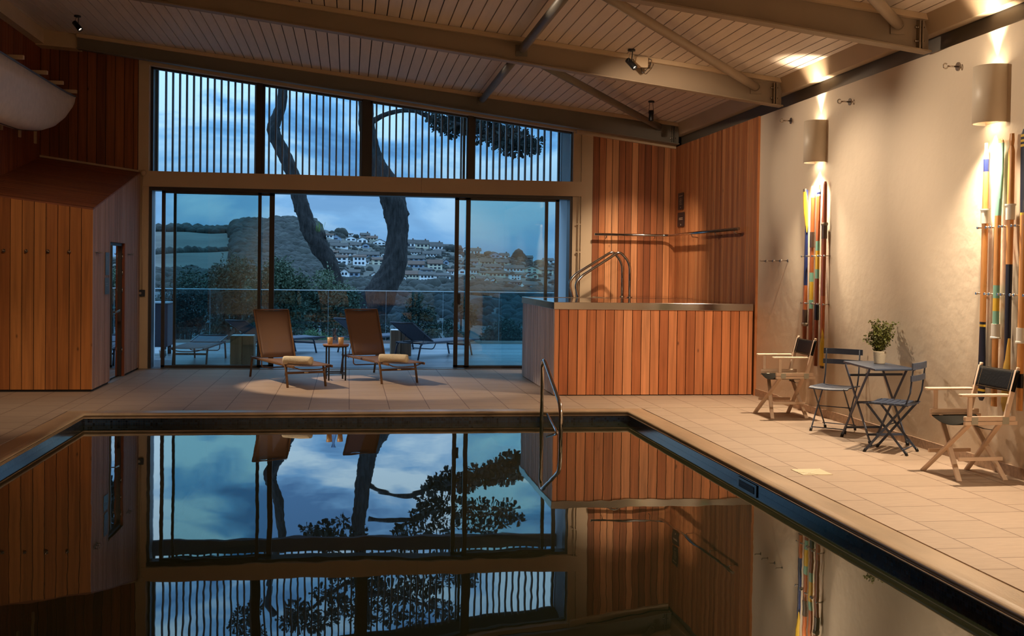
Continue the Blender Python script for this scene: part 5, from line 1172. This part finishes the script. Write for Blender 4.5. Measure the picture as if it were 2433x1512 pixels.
def woods():
    """tree canopy covering the slopes: lumpy crowns merged in one surface"""
    rr = random.Random(9); b = MB(); ico = []
    bm = bmesh.new(); bmesh.ops.create_icosphere(bm, subdivisions=2, radius=1); IV = [x.co.copy() for x in bm.verts]; IF = [tuple(q.index for q in fc.verts) for fc in bm.faces]; bm.free()
    def crown(p, r):
        s = rr.uniform(.7, 1.1); b.add([p + Vector((q.x * r, q.y * r, q.z * r * s)) * (1 + rr.uniform(-.16, .16)) for q in IV], IF, 0, True)
    for _ in range(1500):                       # wooded hill on the left
        u = rr.uniform(560, 790); d = rr.uniform(330, 700)
        if u > 740 and d > 300 + (790 - u) * 9: continue
        p = ground(u, d); crown(p + Vector((0, 0, 1.0)), rr.uniform(2.2, 5.0) * d / 600)
    for _ in range(260): u = rr.uniform(330, 620); crown(ground(u, rr.uniform(670, 700)) + Vector((0, 0, .5)), rr.uniform(1.5, 4.0))
    for _ in range(260): u = rr.uniform(330, 640); d = rr.uniform(200, 330); crown(ground(u, d), rr.uniform(2, 4.5) * d / 400)
    for _ in range(150): u = rr.uniform(330, 640); crown(ground(u, 470 + (u - 330) * .15) + Vector((0, 0, 0)), rr.uniform(1.2, 2.6))
    for _ in range(900):                        # between the houses
        u = rr.uniform(780, 1420); d = rr.uniform(380, 690); q = ground(u, d); r_ = rr.uniform(.8, 2.0) * d / 550
        if any(abs(q.x - hx) < hw_ + r_ + 1 and -r_ - 11 < q.y - hy < hd_ + r_ + 2 for hx, hy, hw_, hd_ in HOUSES): continue
        crown(q, r_)
    for _ in range(900):
        u = rr.uniform(640, 1420); d = rr.uniform(120, 360); q = ground(u, d); r_ = rr.uniform(1.3, 2.8) * d / 300
        if any(abs(q.x - hx) < hw_ + r_ + 1 and -r_ - (30 if hy > 350 else 14) < q.y - hy < hd_ + r_ + 2 for hx, hy, hw_, hd_ in HOUSES): continue
        crown(q, r_)
    for u, r in ((805, 3.0), (812, 3.6), (817, 2.6), (845, 2), (1085, 2.6), (1160, 3), (1170, 2.6), (1232, 4.5), (1226, 3.6), (1239, 3.6), (1075, 4), (1064, 3.4), (1088, 3.4)): crown(ground(u, 690 if r < 6 else 560) + Vector((0, 0, r * .4)), r)
    o = b.build('hillside_woods', mat('dusky_tree_canopy', (50, 52, 48), .95, var=.5, vscale=.12, bump=1, bscale=.8, bdist=.4), fix=False)
    tag(o, 'dark green woods covering the hill and filling gaps between the houses', 'woods', kind='stuff')
# ------------------------------------------------------------------ houses
HOUSES = []
HM = {'w': mat('white_render', (244, 246, 246), .8), 'c': mat('cream_render', (214, 208, 186), .8), 'g': mat('grey_blue_render', (150, 166, 184), .8), 's': mat('stone_render', (150, 140, 132), .85),
      'R': mat('red_brown_roof_tile', (92, 70, 58), .85, var=.1, vscale=.5), 'S': mat('slate_roof', (72, 68, 64), .8, var=.1, vscale=.5), 'win': mat('dark_window_glass', (40, 48, 60), .2), 'chim': mat('chimney_brick', (104, 84, 76), .9)}
LABC = {'w': 'white', 'c': 'cream', 'g': 'grey-blue', 's': 'stone'}; LABR = {'R': 'brown-tiled', 'S': 'slate'}
ORD = ['first', 'second', 'third', 'fourth', 'fifth', 'sixth', 'seventh', 'eighth', 'ninth', 'tenth', 'eleventh', 'twelfth', 'thirteenth', 'fourteenth', 'fifteenth', 'sixteenth', 'seventeenth', 'eighteenth', 'nineteenth', 'twentieth', 'twenty-first', 'twenty-second', 'twenty-third', 'twenty-fourth']
def solve_d(u, y):
    lo, hi = 200.0, 700.0
    for _ in range(40):
        m_ = (lo + hi) / 2
        if ground_y(u, m_) > y: lo = m_
        else: hi = m_
    return lo
def house(u, y, w, hw, hr, kind, wc, rc, rowname, idx, wins=2, rows=1, chim=0):
    d = solve_d(u, y); s = d / F; p = at(u, y, d); W2 = w * s / 2 * .93; Hh = hw * s; Rh = hr * s; D = max(7.5, W2 * 1.3)
    lab = f'{LABC[wc]} {"gable-fronted" if kind == "g" else "side-on" if kind == "s" else "flat-roofed"} house, {LABR[rc]} roof, {ORD[idx]} from left in {rowname} on hillside'
    HOUSES.append((p.x, p.y, W2, D))
    t = thing('house', p, lab, 'house', 'houses on the hillside', math.radians((((idx * 37) % 17) - 8) * .35))
    b = MB(); f0 = -4.0
    if kind == 'g':
        b.prism([(-W2, 0, f0), (W2, 0, f0), (W2, 0, Hh), (0, 0, Hh + Rh), (-W2, 0, Hh)], (0, 0, 0), (0, D, 0))
    elif kind == 's':
        b.prism([(0, 0, f0), (0, D, f0), (0, D, Hh), (0, D / 2, Hh + Rh), (0, 0, Hh)], (-W2, 0, 0), (W2, 0, 0))
    else: b.box((-W2, 0, f0), (W2, D, Hh))
    b.build('wall', HM[wc], t)
    b = MB(); ov = .35; th = .25
    if kind == 'g':
        for sx in (-1, 1):
            e = Vector((sx * (W2 + ov), 0, Hh - ov * Rh / W2)); r = Vector((0, 0, Hh + Rh)); up = Vector((0, 0, th))
            b.hexa([e + Vector((0, -ov, 0)), r + Vector((0, -ov, 0)), r + Vector((0, D + ov, 0)), e + Vector((0, D + ov, 0))], [e + Vector((0, -ov, th)), r + Vector((0, -ov, th)), r + Vector((0, D + ov, th)), e + Vector((0, D + ov, th))])
    elif kind == 's':
        for k in (0, 1):
            ey = -ov if k == 0 else D + ov; ez = Hh - ov * Rh / (D / 2); r = D / 2
            b.hexa([(-W2 - ov, ey, ez), (W2 + ov, ey, ez), (W2 + ov, r, Hh + Rh), (-W2 - ov, r, Hh + Rh)], [(-W2 - ov, ey, ez + th), (W2 + ov, ey, ez + th), (W2 + ov, r, Hh + Rh + th), (-W2 - ov, r, Hh + Rh + th)])
    else: b.box((-W2 - .3, -.3, Hh), (W2 + .3, D + .3, Hh + .35))
    rf_ = b.build('roof', HM[rc], t)
    for rw in range(rows):
        for k in range(wins):
            cx = (-1 + (2 * k + 1) / wins) * W2 * .86; ww = min(W2 / wins * .5, .95); zc = Hh * (rw + .55) / rows; wh = min(Hh / rows * .26, .7)
            b = MB(); b.box((cx - ww, -.06, zc - wh), (cx + ww, .03, zc + wh)); b.build('window', HM['win'], t)
    if chim: b = MB(); b.box((W2 * .55 - .4, D * .45, Hh), (W2 * .55 + .4, D * .45 + .9, Hh + Rh + 1.0)); b.build('chimney', HM['chim'], rf_)
ROWS = {
 'topmost row': [(783, 566, 18, 7, 3, 's', 'w', 'R', 2, 1, 0), (798, 570, 26, 5, 7, 'g', 'g', 'S', 1, 1, 0), (824, 560, 30, 4, 1, 'f', 'w', 'R', 3, 1, 0), (834, 573, 27, 6, 6, 'g', 'w', 'S', 2, 1, 0), (868, 562, 23, 3, 5, 's', 's', 'S', 1, 1, 1), (861, 577, 26, 7, 6, 'g', 'w', 'S', 2, 1, 0), (884, 571, 26, 5, 5, 's', 'c', 'R', 3, 1, 1), (902, 582, 34, 6, 7, 'g', 'w', 'S', 3, 1, 0),
                 (976, 588, 22, 10, 8, 's', 'w', 'S', 2, 1, 1), (1003, 589, 34, 9, 9, 's', 'c', 'S', 3, 1, 1), (1037, 594, 33, 9, 9, 's', 'w', 'S', 3, 1, 1), (1066, 597, 24, 9, 7, 's', 'w', 'S', 2, 1, 0), (1094, 597, 11, 5, 4, 'g', 'c', 'R', 1, 1, 0), (1105, 599, 12, 5, 5, 'g', 'w', 'R', 1, 1, 0), (1130, 605, 28, 9, 6, 's', 'w', 'S', 3, 1, 1), (1177, 613, 26, 7, 6, 'g', 'g', 'S', 2, 1, 0), (1200, 614, 22, 7, 5, 's', 'w', 'S', 2, 1, 1), (1257, 617, 20, 4, 5, 's', 's', 'S', 1, 1, 0), (1304, 626, 26, 7, 5, 's', 'w', 'S', 2, 1, 0)],
 'second row': [(789, 581, 34, 4, 6, 's', 'w', 'S', 2, 1, 0), (805, 590, 44, 5, 7, 's', 'w', 'S', 3, 1, 0), (845, 588, 26, 5, 7, 's', 'w', 'S', 2, 1, 0), (869, 590, 18, 7, 5, 'g', 'g', 'S', 1, 1, 0), (976, 594, 20, 4, 4, 's', 'g', 'S', 1, 1, 0), (984, 605, 34, 5, 7, 's', 'w', 'S', 4, 1, 0), (1026, 610, 46, 6, 7, 's', 'w', 'S', 5, 1, 0), (1045, 601, 26, 3, 5, 's', 'g', 'S', 2, 1, 0), (1092, 613, 14, 5, 4, 'g', 'w', 'S', 1, 1, 0), (1122, 628, 30, 6, 6, 's', 'g', 'S', 3, 1, 0), (1156, 628, 32, 5, 8, 's', 'c', 'R', 3, 1, 0), (1194, 629, 33, 5, 7, 's', 'c', 'S', 3, 1, 0)],
 'third row': [(794, 605, 15, 5, 4, 's', 's', 'R', 1, 1, 0), (823, 607, 44, 5, 6, 's', 'w', 'S', 4, 1, 0), (876, 611, 52, 5, 7, 's', 'g', 'S', 4, 1, 0), (911, 610, 12, 4, 4, 'g', 'w', 'S', 1, 1, 0), (989, 620, 44, 5, 7, 's', 'g', 'S', 3, 1, 0), (1171, 639, 44, 4, 7, 's', 'g', 'S', 3, 1, 0), (1223, 646, 50, 8, 7, 's', 'w', 'S', 5, 1, 0), (1264, 651, 32, 12, 6, 'g', 'c', 'R', 2, 2, 0), (1299, 652, 36, 10, 5, 's', 'c', 'S', 3, 2, 0)],
 'fourth row': [(754, 628, 18, 14, 3, 's', 'g', 'S', 2, 2, 0), (812, 628, 28, 16, 5, 's', 'w', 'R', 2, 2, 0), (830, 626, 9, 6, 4, 'g', 'w', 'S', 1, 1, 0), (854, 631, 32, 20, 4, 's', 'w', 'R', 3, 2, 0), (873, 627, 8, 6, 3, 's', 'w', 'S', 1, 1, 0), (900, 630, 32, 12, 5, 's', 'c', 'R', 2, 2, 0), (989, 637, 40, 8, 8, 's', 'g', 'R', 3, 1, 0), (1034, 641, 36, 14, 9, 's', 'c', 'R', 3, 2, 0), (1060, 629, 14, 7, 6, 'g', 'g', 'S', 1, 1, 0), (1098, 652, 19, 9, 6, 'g', 'w', 'R', 1, 1, 0), (1128, 651, 25, 9, 5, 's', 'w', 'S', 3, 1, 0), (1149, 656, 14, 7, 3, 's', 'c', 'S', 2, 1, 0), (1180, 658, 46, 8, 5, 's', 'c', 'R', 4, 1, 0), (1225, 665, 26, 12, 2, 'f', 'w', 'S', 3, 2, 0), (1255, 659, 13, 6, 5, 'g', 'w', 'R', 1, 1, 0), (1272, 663, 15, 9, 4, 'g', 'c', 'R', 1, 1, 0)],
 'fifth row': [(818, 668, 19, 22, 7, 'g', 'w', 'S', 2, 2, 0), (841, 658, 28, 10, 6, 's', 'g', 'S', 2, 1, 0), (889, 662, 15, 9, 5, 'g', 'w', 'S', 1, 1, 0), (959, 673, 13, 13, 4, 'g', 'w', 'S', 1, 1, 0), (980, 669, 38, 16, 8, 's', 'c', 'R', 4, 2, 0), (1015, 671, 40, 17, 7, 's', 'w', 'S', 4, 2, 0), (1052, 673, 40, 17, 6, 's', 'w', 'S', 4, 2, 0), (1072, 653, 14, 8, 4, 's', 'w', 'R', 2, 1, 0), (1014, 651, 30, 9, 4, 's', 'g', 'S', 2, 1, 0), (1122, 674, 13, 16, 5, 'g', 'c', 'S', 1, 2, 0), (1138, 675, 18, 12, 6, 's', 'c', 'S', 2, 2, 0), (1157, 678, 13, 13, 6, 'g', 'w', 'S', 1, 2, 0), (1172, 681, 16, 14, 6, 'g', 'w', 'S', 1, 2, 0), (1195, 686, 28, 16, 6, 's', 'c', 'R', 3, 2, 0), (1225, 687, 26, 16, 4, 's', 'g', 'S', 3, 2, 0), (1262, 692, 36, 14, 7, 's', 'w', 'S', 2, 2, 0)],
}
for rn, hs in ROWS.items():
    hs = sorted(hs)
    for i, (u, y, w, hw, hr, k, wc, rc, nw, nr, ch) in enumerate(hs): house(u, y, w, hw, hr, k, wc, rc, rn, i, nw, nr, ch)
for i, (u, y, w, hw, hr, k, wc, rc, nw, nr, ch) in enumerate([(1002, 724, 34, 9, 6, 's', 'g', 'S', 3, 1, 0), (1090, 722, 18, 9, 6, 'g', 'g', 'S', 1, 1, 0), (1131, 765, 32, 18, 10, 's', 'c', 'S', 3, 2, 0), (1160, 770, 26, 17, 8, 's', 'g', 'S', 2, 2, 0), (1199, 775, 24, 12, 9, 'g', 's', 'S', 1, 1, 0), (1236, 758, 24, 18, 3, 'f', 'w', 'S', 2, 2, 0)]):
    def solve2(u=u, y=y): return 230.0 + (770 - y) * 1.2
    d0 = solve2(); _sd = solve_d
    globals()['solve_d'] = lambda uu, yy, d0=d0: d0
    house(u, y, w, hw, hr, k, wc, rc, 'lowest row', i, nw, nr, ch)
    globals()['solve_d'] = _sd

woods()
